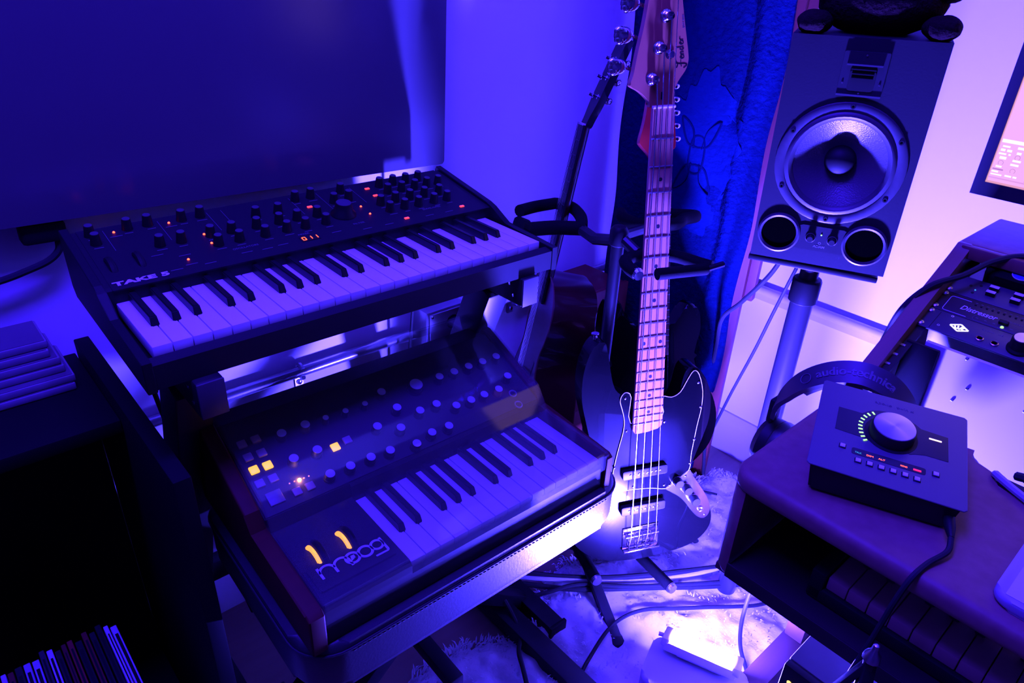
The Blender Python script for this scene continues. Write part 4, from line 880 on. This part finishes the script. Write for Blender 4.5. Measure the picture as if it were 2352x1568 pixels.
pth = [(.044, -.0035), (.014, -.0035), (.0115, -.0025), (.0105, 0), (.0105, .027), (.0115, .0295), (.014, .0305), (.038, .0305)]
fr_.tube([(x, y, .0017) for x, y in pth], .00045, 5); fr_.build('frame_line', PRINT, ds)
MB().tube([(x, y, .0017) for x, y in [(.15, -.0045), (.056, -.0045), (.0525, -.003), (.0520, .001), (.0535, .004), (.057, .005)]], .0004, 5).build('frame_line', PRINT_DIM, ds)
for i in range(9): MB().lathe([(.0016, 0), (.0014, .001), (0, .0014)], 8, T(.045+i*.0076, .0265, .0015)).build('level_light', BLACK, ds); MB().box(.0435+i*.0076, .0465+i*.0076, .0302, .0312, .0015, .0017).build('tick_mark', PRINT_DIM, ds)
MB().lathe([(.0024, 0), (.0020, .0014), (0, .0022)], 12, T(.091, -.0005, .0015)).build('green_light', GREEN, ds)
for i in range(5): MB().box(.0555+i*.0112, .0590+i*.0112, .0010, .0022, .0015, .0017).build('ratio_mark', PRINT_DIM, ds)
MB().box(.0835, .096, .0045, .0105, .0015, .0065, bev=.001).build('ratio_button', BLACK, ds)
lettering('RATIO', .0042, PRINT_DIM, ds, T(.086, -.0052, .0016), depth=.0001)
lettering('GAIN REDUCTION', .0042, PRINT_DIM, ds, T(.088, .0135, .0016), depth=.0001)
up_ = rack_unit('upper rack unit with paired pale push buttons', .0889, mat('charcoal_faceplate', (.05, .045, .05), .45))
for x in (.052, .0845, .117, .15):
    for y in (.024, .0115):
        b = MB().box(x-.0062, x+.0062, y-.0028, y+.0028, .0015, .0085, bev=.0006).build('push_button', BLACK, up_)
        MB().box(x-.0062, x+.0062, y-.0028, y+.0028, .0085, .0092, bev=.0003).build('button_cap', mat('pale_button_cap', (.55, .5, .55), .5), b)
MB().lathe([(.0012, 0), (.001, .0008), (0, .001)], 8, T(.031, .013, .0015)).build('status_light', mat('teal_led', (.1, .4, .5), .3, emit=(.05, .4, .5), estr=1.), up_)
for x, y in ((.022, .02), (.034, .026), (.030, .006)): MB().lathe([(.0022, 0), (.002, .0006), (0, .0006)], 10, T(x, y, .0015)).build('trim_hole', BLACK, up_)
dm = thing('black_box', 'black rounded box with blue round badge in rack opening', 'box', M=RK @ T(0, .140, .004))
MB().prism(rrect(.026, .20, -.012, .052, .018, 6), -.05, .012, bev=.008, seg=3).build('case', FOAM, dm)
MB().lathe([(.0135, 0), (.0135, .0012), (.0125, .0012)], 28, T(.074, .007, .012), cap=False).build('badge_ring', PRINT, dm)
MB().prism(circ(.074, .007, .0128, 28), .012, .0126).build('badge', mat('blue_badge', (.06, .1, .5), .4), dm)
cable('headphone_cable', 'black cable arching over rack and down beside desk side panel', [(1.28, .03, .95), (1.22, .16, .952), (1.232, .215, .9505), (1.205, .250, .938), (1.165, .272, .918), (1.128, .300, .900), (1.10, .318, .865), (1.105, .330, .81), (1.08, .330, .74), (1.06, .332, .60)], .0048)

# ================================================================== DESKTOP AUDIO INTERFACE
AM = T(.812, .294, .858) @ R(-1.179, 'Z') @ R(.20, 'X') @ R(.031, 'Y')
ai = thing('audio_interface', 'grey desktop audio interface with big silver knob and green lights', 'audio interface', M=AM)
AGREY = mat('interface_grey', (.10, .10, .115), .38, .3, bump=(500, .05, .0003))
tp2 = [(0.003, -.149), (.157, -.149), (.160, -.146), (.160, -.003), (.157, 0), (.003, 0), (0, -.003), (0, -.146)]
MB().prism(tp2, -.0018, 0, bev=.0005, seg=1).build('top_plate', AGREY, ai, smooth=False)
# body below the sloped plate, down to the desk
bm_ = MB(); inv = AM.inverted(); vtop = [(.004, -.146, -.0018), (.156, -.146, -.0018), (.156, -.004, -.0018), (.004, -.004, -.0018)]
vb = []
for i, v in enumerate(vtop):
    q = AM @ Vector(v); q.z = .789
    ctr = AM @ Vector((.08, -.075, 0)); dv = Vector((ctr.x-q.x, ctr.y-q.y, 0)); q += dv*.07; vb.append(inv @ q)
a = [bm_.bm.verts.new(v) for v in vtop]; b = [bm_.bm.verts.new(v) for v in vb]
bm_.bm.faces.new(a); bm_.bm.faces.new(b[::-1])
for i in range(4): bm_.bm.faces.new((a[i], b[i], b[(i+1) % 4], a[(i+1) % 4]))
bmesh.ops.bevel(bm_.bm, geom=list(bm_.bm.edges), offset=.003, segments=2, affect='EDGES'); bm_.build('case', BLACK_SATIN, ai)
DISPM = mat('dark_display', (.012, .012, .016), .2)
dsp_ = [(22, -43), (48, -43), (56, -35), (66, -30), (81, -28), (96, -31), (106, -37), (112, -42), (140, -44), (141, -83), (118, -83), (108, -86), (102, -89), (98, -86), (60, -86), (55, -84), (22, -82)]
MB().prism([(x/1000, y/1000) for x, y in dsp_], 0, .0004).build('display', DISPM, ai, smooth=False)
MB().prism(rrect(.043, .119, -.114, -.104, .0025), 0, .0004).build('display_strip', DISPM, ai, smooth=False)
k = MB().lathe([(.0245, .0004), (.0240, .012), (.0225, .0148), (.0215, .0153)], 48, T(.081, -.067, 0), cap=False).build('volume_knob', BLACK, ai)
MB().lathe([(.0225, .0148), (.0219, .0156), (.0205, .0158), (0, .0158)], 48, T(.081, -.067, 0)).build('knob_top', mat('spun_aluminium', (.6, .6, .63), .32, .9, aniso=.8), k)
MB().lathe([(.0285, .0004), (.0285, .0008), (.0245, .0008)], 40, T(.081, -.067, 0), cap=False).build('knob_recess', BLACK, ai)
for x, y in [(60, -38), (55.3, -42.3), (51.8, -47.3), (49.4, -53), (48.1, -59), (47.9, -65), (48.6, -70.8), (50.0, -76.6), (52.2, -82), (55.2, -87)]:
    a_ = math.atan2(y+67, x-81); MB().box(-.0024, .0024, -.0011, .0011, .0004, .0009, T(x/1000, y/1000, 0) @ R(a_, 'Z'), bev=.0003).build('level_light', GREEN, ai)
MB().box(.1205, .1335, -.0551, -.0529, .0004, .0009, bev=.0003).build('monitor_light', WARM_LED, ai)
for x, y in [(33, -107), (51, -123), (63, -123), (75, -123), (87, -123), (99, -123), (111, -124), (129, -108)]:
    b = MB().box(x/1000-.0038, x/1000+.0038, y/1000-.0036, y/1000+.0036, 0, .0006, bev=.0003).build('button_well', BLACK, ai)
    MB().box(x/1000-.0028, x/1000+.0028, y/1000-.0027, y/1000+.0027, .0006, .0022, bev=.0007).build('button', mat('pale_grey_button', (.6, .6, .64), .4), b)
for s_, x, m_, y in (('TALK', 46.5, GREEN_DIM, -111.5), ('DIM', 58.5, RED_HOT, -111.5), ('ALT', 71, RED_HOT, -111.5), ('MONO', 93.5, RED_HOT, -111.5)):
    lettering(s_, .0033, m_, ai, T(x/1000, y/1000, .0004), width=.007, depth=.0001)
MB().box(.1065, .1145, -.1118, -.1092, .0004, .0008).build('mute_light', mat('red_mute', (.3, .02, .05), .3, emit=(1, .02, .08), estr=.9), ai)
lettering('apollo', .0062, PRINT_DIM, ai, T(.060, -.0175, .0003), width=.019, depth=.0001); lettering('twin x', .0062, PRINT_DIM, ai, T(.084, -.0175, .0003), width=.019, depth=.0001)
hq = inv @ Vector((.762, .113, .806))
pc = thing('headphone_plug', 'black jack plug and cable plugged into front of audio interface', 'plug', (.757, .112, .806))
MB().tube([(.775, .121, .808), (.757, .112, .807), (.728, .098, .804), (.716, .092, .802)], [.006, .0065, .0055, .003], 12).build('plug_body', BLACK, pc, world=True)
MB().tube([(.774, .1205, .808), (.764, .1155, .8075)], .0072, 14).build('collar', mat('copper_collar', (.5, .25, .18), .35, .8), pc, world=True)
MB().tube(smoothpath([(.716, .092, .802), (.700, .088, .796), (.672, .095, .7925), (.646, .099, .786), (.640, .103, .755), (.640, .106, .72), (.642, .112, .66), (.635, .125, .55), (.62, .15, .4)], 6), .003, 8).build('lead', CABLE, pc, world=True)

# ================================================================== HEADPHONES
hp = thing('headphones', 'black over-ear headphones with audio-technica lettering behind audio interface', 'headphones', (.955, .31, .70))
arc = smoothpath([(.925, .394, .712), (.930, .390, .750), (.938, .372, .786), (.950, .340, .813), (.962, .300, .8255), (.973, .262, .818), (.980, .236, .796), (.985, .222, .765), (.988, .216, .730)], 6)
def band(name, m, half, off0, off1, i0=0, i1=None):
    b = MB(); rows = []; N = len(arc); i1 = i1 or N
    for i in range(i0, i1):
        t = (arc[min(i+1, N-1)]-arc[max(i-1, 0)]).normalized(); side = Vector((.70, .20, .68)); side = (side-t*side.dot(t)).normalized(); up = side.cross(t)
        if up.z < 0: up = -up
        if abs(up.z) < .2 and up.y*(1 if i < N/2 else -1) < 0: up = -up
        rows.append((arc[i], side, up))
    R_s = []
    for p, s_, u_ in rows:
        p = p-s_*.018
        R_s.append([b.bm.verts.new(p+s_*a+u_*o) for a, o in ((-half, off0), (half, off0), (half*.9, off1), (-half*.9, off1))])
    for a, c_ in zip(R_s, R_s[1:]):
        for k in range(4): b.bm.faces.new((a[k], a[(k+1) % 4], c_[(k+1) % 4], c_[k]))
    b.bm.faces.new(R_s[0]); b.bm.faces.new(R_s[-1][::-1]); return b.build(name, m, hp, world=True, ang=40), rows
bd_, rows = band('headband', mat('headband_leather', (.02, .02, .023), .45), .019, -.003, .0035)
band('headband_pad', mat('headband_pad', (.06, .06, .065), .6), .016, -.013, -.003, 10, len(arc)-10)
me = text_mesh('audio-technica', .0175, depth=.0002, bold=.0004)
xs = [v.co.x for v in me.vertices]; x0, x1 = min(xs), max(xs)
cum = [0]
for a, b in zip(arc, arc[1:]): cum.append(cum[-1]+(b-a).length)
def at_len(L):
    for i in range(len(cum)-1):
        if cum[i+1] >= L: f = (L-cum[i])/(cum[i+1]-cum[i]); return rows[i][0].lerp(rows[i+1][0], f), rows[i][1], rows[i][2].lerp(rows[i+1][2], f).normalized()
    return rows[-1]
for v in me.vertices:
    p, s_, u_ = at_len(.098+(v.co.x-x0)/(x1-x0)*.122); v.co = p+s_*(v.co.y-.023)+u_*(.0040+v.co.z)
me.materials.append(mat('headband_print', (.10, .10, .11), .5)); link('lettering', me, hp, world=True)
b = MB(); ptc, s_, u_ = at_len(.082); ptc = ptc-s_*.018
b.tube([ptc+u_*.0040+s_*.008*math.sin(2*math.pi*k/20)+(at_len(.09)[0]-at_len(.082)[0]).normalized()*.008*math.cos(2*math.pi*k/20) for k in range(21)], .0006, 5)
b.build('logo_ring', MATS['headband_print'], hp, world=True)
for p, nm in (((.922, .392, .690), 0), ((.985, .222, .700), 1)):
    y_s = 1 if nm == 0 else -1
    MB().box(p[0]-.013, p[0]+.013, p[1]-.004, p[1]+.006, p[2]+.005, p[2]+.045, bev=.003).build('yoke', BLACK, hp, world=True)
    cup = MB().lathe([(.010, 0), (.034, .003), (.041, .012), (.041, .026), (.038, .030)], 28, T(p[0], p[1]+y_s*.012, p[2]-.035) @ R(y_s*math.pi/2, 'X')).build('ear_cup', BLACK, hp, world=True)
    MB().lathe([(.040, .026), (.042, .032), (.041, .042), (.030, .046), (.022, .042), (0, .038)], 28, T(p[0], p[1]+y_s*.012, p[2]-.035) @ R(y_s*math.pi/2, 'X')).build('ear_pad', VINYL, cup, world=True)

# ================================================================== CONTROLLER KEYBOARD IN THE TRAY, THINGS ON AND UNDER THE DESK
ck = thing('controller_keyboard', 'piano-style controller keyboard resting on pull-out tray under desk top', 'keyboard', M=frame((.695, .182, .685), (0, -1, 0), (1, 0, 0), (0, 0, 1)) @ T(0, 0, 0))
MB().box(-.018, .85, -.006, .20, -.038, -.019, bev=.003).build('case', BLACK, ck)
MB().box(-.018, -.001, -.006, .20, -.036, .004, bev=.002).build('end_cheek', BLACK, ck)
MB().box(0, .85, .145, .20, -.02, .02, bev=.003).build('rear_panel', BLACK, ck)
KP = .0240
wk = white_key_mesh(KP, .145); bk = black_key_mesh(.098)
wk.materials.clear(); wk.materials.append(mat('shade_tinted_key', (.40, .23, .18), .4, vary=(30, (.36, .2, .16))))  # white keys painted dim brown: desk shade and screen tint put into the colour
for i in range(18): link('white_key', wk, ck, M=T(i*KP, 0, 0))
for i in range(17):
    k_ = i % 7              # starts on a C
    if k_ in BOFF: link('black_key', bk, ck, M=T((i-k_+BOFF[k_])*KP, .047, 0))
tpd = thing('trackpad', 'pale rounded trackpad lying on desk at right edge', 'trackpad', (.70, 0, .788))
MB().prism(rrect(.672, .80, -.13, .040, .018, 5), .7885, .800, bev=.004, seg=3).build('pad', mat('pale_grey_plastic', (.30, .30, .34), .45), tpd, world=True)
MB().box(.68, .79, -.12, .03, .7998, .8004).build('glass_surface', mat('trackpad_glass', (.33, .33, .37), .25), tpd, world=True)
cable('desk_cable', 'pale cable lying along curved rear edge of desk top', [(.905, .100, .782), (.884, .098, .794), (.868, .072, .794), (.855, .045, .794), (.848, .02, .794), (.84, -.06, .794)], .0048, mat('lavender_cable', (.3, .3, .34), .45))
cable('desk_cable', 'black cable beside pale cable at desk rear edge', [(.90, .082, .795), (.893, .070, .80), (.880, .050, .796), (.866, .03, .794), (.86, -.05, .794)], .0055)
pcb = thing('computer_tower', 'dark computer case with orange power light on floor under desk', 'computer', (.95, 0, 0))
MB().box(.872, 1.08, -.30, .243, .012, .333, bev=.004).build('case', mat('case_blue_grey', (.13, .13, .14), .4, bump=(200, .05, .0004)), pcb, world=True)
MB().box(.857, .873, -.30, .243, .012, .331, bev=.003).build('front_panel', BLACK, pcb, world=True)
MB().lathe([(.004, 0), (.0035, .0015), (0, .002)], 12, T(.857, .2268, .300) @ R(-math.pi/2, 'Y')).build('power_light', mat('orange_power', (.5, .3, .1), .3, emit=(1, .6, .12), estr=2.), pcb, world=True)
for x in (.90, 1.05):
    for y in (-.25, .20): MB().lathe([(.014, 0), (.016, .012)], 14, T(x, y, 0)).build('foot', RUBBER, pcb, world=True)
tr = thing('tripod', 'small black tripod with bright metal edge in front of keyboard tray', 'tripod', (.60, .095, 0))
MB().tube([(.60, .0955, .30), (.60, .0955, .712)], .006, 10).build('centre_column', BLACK_SATIN, tr, world=True)
MB().lathe([(.009, 0), (.008, .006), (.004, .012), (.003, .020), (0, .022)], 12, T(.60, .0955, .708)).build('tip', STEEL, tr, world=True)
for dx, dy in ((-.05, .22), (-.12, -.12), (.14, -.03)):
    MB().bar((.60, .0955, .705), (.60+dx, .0955+dy, .012), .012, .007, bev=.001).build('leg', BLACK_SATIN, tr, world=True)
# ================================================================== LIGHT BAR ON THE RUG
LA, LB = Vector((.892, .464, .155)), Vector((.937, .345, .155)); ld = (LB-LA).normalized(); lside = Vector((ld.y, -ld.x, 0))
if lside.x > 0: lside = -lside          # towards the camera
lm_c = (LA+LB)/2
lp = thing('light_bar', 'glowing white LED light bar on top of low pale box', 'lamp', (lm_c.x, lm_c.y, .13))
LM = frame(LA, ld, lside, (0, 0, 1)) if ld.cross(lside).z > 0 else frame(LB, -ld, lside, (0, 0, 1))
LL = (LB-LA).length
tube_m = mat('led_face', (.9, .9, .95), .3, emit=LAMP_COL, estr=LAMP_STR)
WPL = mat('white_lamp_plastic', (.75, .75, .78), .3)
TL = LM @ R(math.radians(16), 'X')          # the lit face leans away from the camera, towards the wall
MB().box(.004, LL-.004, -.019, .019, .0, .003, TL, bev=.001).build('lit_face', tube_m, lp, world=True)
MB().box(-.006, LL+.006, -.022, .0235, -.020, -.0005, TL, bev=.003).build('housing', WPL, lp, world=True)
for x0 in (-.012, LL-.004): MB().box(x0, x0+.016, -.022, .0235, -.012, .006, TL, bev=.003).build('end_cap', WPL, lp, world=True)
MB().box(.02, LL-.02, -.012, .016, -.030, -.018, LM, bev=.003).build('base', WPL, lp, world=True)
wbx = thing('low_box', 'low pale box with rounded corners under glowing light bar', 'box', (lm_c.x, lm_c.y, 0))
MB().prism(rrect(-.030, LL+.03, -.022, .095, .022), -.135, -.031, LM, bev=.008, seg=3).build('case', mat('pale_box_plastic', (.42, .40, .46), .5), wbx, world=True)
MB().prism(rrect(-.024, LL+.024, -.016, .089, .018), -.154, -.1355, LM).build('base', BLACK, wbx, world=True)
MB().tube([(LL+.010, 0, -.004), (LL+.022, .002, -.004)], .004, 8, LM).build('switch', WPL, lp, world=True)

# ================================================================== RUG (wool pile cannot be counted)
poly = [(.40, .62), (.46, .76), (.55, .80), (.64, .785), (.73, .74), (.80, .74), (.86, .785), (.93, .82), (1.02, .80), (1.10, .76), (1.20, .70), (1.30, .72), (1.42, .80), (1.54, .79), (1.60, .72), (1.52, .62), (1.45, .52), (1.42, .42), (1.40, .36), (1.40, .15), (1.2, .0), (.9, .0), (.7, .15), (.5, .35)]
rp = [(p.x, p.y) for p in smoothpath([(x, y, 0) for x, y in poly], 4, True)]
def inside(x, y):
    c_ = False; j = len(rp)-1
    for i in range(len(rp)):
        if (rp[i][1] > y) != (rp[j][1] > y) and x < (rp[j][0]-rp[i][0])*(y-rp[i][1])/(rp[j][1]-rp[i][1])+rp[i][0]: c_ = not c_
        j = i
    return c_
def edge_d(x, y): return min((x-a)**2+(y-b)**2 for a, b in rp)**.5
def rug_h(x, y):
    h = .016+.016*noise.noise(Vector((x*15, y*15, 1)))+.009*noise.noise(Vector((x*34, y*34, 4)))+.003*noise.noise(Vector((x*80, y*80, 7)))
    return h
H = {}; ST = .0085; mb = MB(); vt = {}
nx, ny = int(1.25/ST), int(.88/ST)
for i in range(nx):
    for j in range(ny):
        x, y = .38+i*ST, -.02+j*ST
        if inside(x+.010*noise.noise(Vector((x*40, y*40, 0))), y+.010*noise.noise(Vector((x*40, y*40, 9)))):
            d = edge_d(x, y); k = min(1, d/.03)
            vt[i, j] = mb.bm.verts.new((x, y, .002+max(.010, (rug_h(x, y)+.006)*k)))
for (i, j), v in vt.items():
    q = [vt.get((i, j)), vt.get((i+1, j)), vt.get((i+1, j+1)), vt.get((i, j+1))]
    if all(q): mb.bm.faces.new(q)
rug = thing('rug', 'fluffy white sheepskin rug on floor around light bar', 'rug', (1.0, .4, 0))
mb.build('hide', WOOL, rug, ang=180, world=True)
rnd = random.Random(11); V = []; F = []
keys = list(vt.keys())
for q in range(26000):
    i, j = rnd.choice(keys)
    if edge_d(.38+i*ST, -.02+j*ST) > .045 and rnd.random() < .8: continue
    x = .38+(i+rnd.random())*ST; y = -.02+(j+rnd.random())*ST
    z0 = vt[i, j].co.z if False else .002+max(.004, rug_h(x, y)+.002)
    a = 2*math.pi*noise.noise(Vector((x*9, y*9, 3)))+rnd.uniform(-.9, .9); L = rnd.uniform(.006, .013); ex = rnd.uniform(.9, 1.7)
    dx, dy = math.cos(a)*L*ex, math.sin(a)*L*ex; wx, wy = -math.sin(a)*.0017, math.cos(a)*.0017; n0 = len(V)
    V += [(x-wx, y-wy, z0-.004), (x+wx, y+wy, z0-.004), (x+dx*.5-wx*.8, y+dy*.5-wy*.8, z0+L*.55), (x+dx*.5+wx*.8, y+dy*.5+wy*.8, z0+L*.55), (x+dx, y+dy, z0+L*.35*rnd.uniform(.5, 1.8))]
    F += [(n0, n0+1, n0+3, n0+2), (n0+2, n0+3, n0+4)]
me = bpy.data.meshes.new('wool_pile'); me.from_pydata(V, [], F); me.materials.append(WOOL)
me.polygons.foreach_set('use_smooth', [True]*len(me.polygons))
o = link('wool_pile', me, rug, world=True); o['kind'] = 'stuff'

# ================================================================== CABLES ON THE FLOOR
cable('floor_cable', 'thick black cable crossing rug, topmost of the bundle under bass', [(.70, 1.0, .02), (.829, .86, .045), (.919, .765, .045), (1.009, .685, .050), (1.138, .602, .050), (1.276, .522, .050), (1.40, .46, .045)], .0065)
cable('floor_cable', 'pale cable second in the bundle crossing rug', [(.72, .98, .02), (.84, .835, .04), (.93, .745, .044), (1.02, .665, .046), (1.15, .585, .046), (1.27, .532, .050), (1.40, .49, .045)], .0055, PALECABLE)
cable('floor_cable', 'black cable lowest in the bundle curving below the others on rug', [(.74, .96, .02), (.83, .82, .04), (.905, .735, .042), (.99, .665, .044), (1.06, .612, .044), (1.16, .535, .044), (1.263, .468, .044), (1.38, .42, .04)], .006)
cable('floor_cable', 'black cable joining the bundle from bench foot', [(.795, .79, .035), (.85, .762, .045), (.924, .728, .049), (1.0, .655, .053), (1.10, .58, .052), (1.25, .482, .050), (1.36, .45, .04)], .005)
cable('floor_cable', 'long thin cable looping round light bar across rug', [(.70, .52, .035), (.76, .567, .036), (.83, .592, .038), (.893, .607, .040), (.945, .606, .040), (.993, .588, .042), (1.05, .545, .042), (1.10, .508, .042), (1.16, .462, .042), (1.204, .432, .042), (1.25, .418, .042), (1.30, .43, .044)], .0042)
cable('floor_cable', 'black cable hanging from desk tray down to rug beside light bar', [(.955, .318, .64), (1.06, .385, .40), (1.10, .415, .22), (1.08, .412, .12), (1.075, .400, .05), (1.05, .37, .035), (1.02, .33, .03), (.98, .25, .03)], .0042)
cable('floor_cable', 'black cable trailing along bench foot to lower frame edge', [(.74, .80, .10), (.745, .76, .06), (.73, .715, .045), (.70, .685, .045), (.68, .65, .045), (.64, .58, .04)], .005)

# ================================================================== RECORD SHELF AT THE LEFT
rs = thing('record_shelf', 'black open record shelf at left edge', 'shelf', (-.2, .95, 0))
SHM = mat('black_shelf', (.004, .0035, .004), .7, spec=.1, vary=(20, (.005, .0045, .005)))
MB().box(.152, .174, .74, 1.186, 0, .742, bev=.002).build('side_panel', SHM, rs, world=True)
MB().box(-.72, .1515, .96, 1.20, .690, .712, bev=.002).build('top_board', SHM, rs, world=True)
MB().box(-.72, .1515, 1.185, 1.20, 0, .6895).build('back_panel', SHM, rs, world=True)
MB().box(-.72, .1515, .72, 1.185, 0, .018, bev=.002).build('bottom_board', SHM, rs, world=True)
MB().box(-.742, -.7205, .74, 1.165, 0, .742, bev=.002).build('side_panel', SHM, rs, world=True)
cols = [('pale blue-white', (.55, .55, .6)), ('white', (.62, .62, .66)), ('black', (.015, .015, .016)), ('black', (.02, .018, .02)), ('dark red', (.16, .02, .02)), ('black', (.015, .015, .016)), ('deep red', (.25, .03, .025)), ('maroon', (.12, .015, .02)), ('black', (.02, .02, .02)), ('white', (.6, .6, .64)), ('dark grey', (.04, .04, .045)), ('pale grey', (.42, .42, .46)), ('pale grey', (.36, .36, .4)), ('black', (.02, .02, .02)), ('dark red', (.14, .02, .02)), ('white', (.5, .5, .55)), ('black', (.015, .015, .015)), ('maroon', (.1, .012, .015))]
ordn = ['first', 'second', 'third', 'fourth', 'fifth', 'sixth', 'seventh', 'eighth', 'ninth', 'tenth', 'eleventh', 'twelfth', 'thirteenth', 'fourteenth', 'fifteenth', 'sixteenth', 'seventeenth', 'eighteenth']
x = .074; rnd = random.Random(2)
for i, (nm, c_) in enumerate(cols):
    th = rnd.uniform(.0075, .0105); yb = 1.005-rnd.uniform(0, .02); zt = .333+rnd.uniform(-.004, .004)
    rt = thing('vinyl_record', f'{nm} record sleeve, {ordn[i]} from right in row on lower shelf', 'record', (x-th/2, .84, .019), group='records on the lower shelf')
    MB().box(x-th+.0006, x-.0006, yb-.315, yb, .019, zt, bev=.0012).build('sleeve', mat(f'sleeve_{i}', c_, .5, vary=(30, tuple(q*.75 for q in c_))), rt, world=True)
    MB().box(x-th+.003, x-.003, yb-.312, yb-.02, .025, zt+.0012).build('disc_edge', BLACK, rt, world=True)
    x -= th+.0008
for i in range(6):
    z = .7125+i*.0125; dx = rnd.uniform(-.006, .006); dy = rnd.uniform(-.012, .012)
    mgz = thing('flat_sleeve', f'thin flat sleeve in stack on shelf top, {ordn[i]} from bottom', 'sleeve', (-.05, 1.06, z), group='flat sleeves on the shelf top')
    MB().box(-.20+dx, .128+dx-i*.004, 1.075+dy*.5+i*.008, 1.195+dy*.3, z, z+.0115, bev=.002).build('sleeve', PAPER, mgz, world=True)
    MB().box(-.198+dx, .125+dx-i*.004, 1.077+dy*.5+i*.008, 1.193+dy*.3, z+.0116, z+.0122).build('cover', mat('worn_cover', (.13, .12, .13), .4, vary=(12, (.07, .06, .07))), mgz, world=True)
bxk = thing('black_case', 'small black case lying on stacked flat sleeves at left edge', 'case', (-.02, 1.15, .788))
MB().box(-.14, .032, 1.128, 1.18, .788, .808, bev=.004).build('shell', BLACK, bxk, world=True)
MB().box(-.12, .01, 1.135, 1.172, .808, .811, bev=.001).build('lid', RUBBER, bxk, world=True)
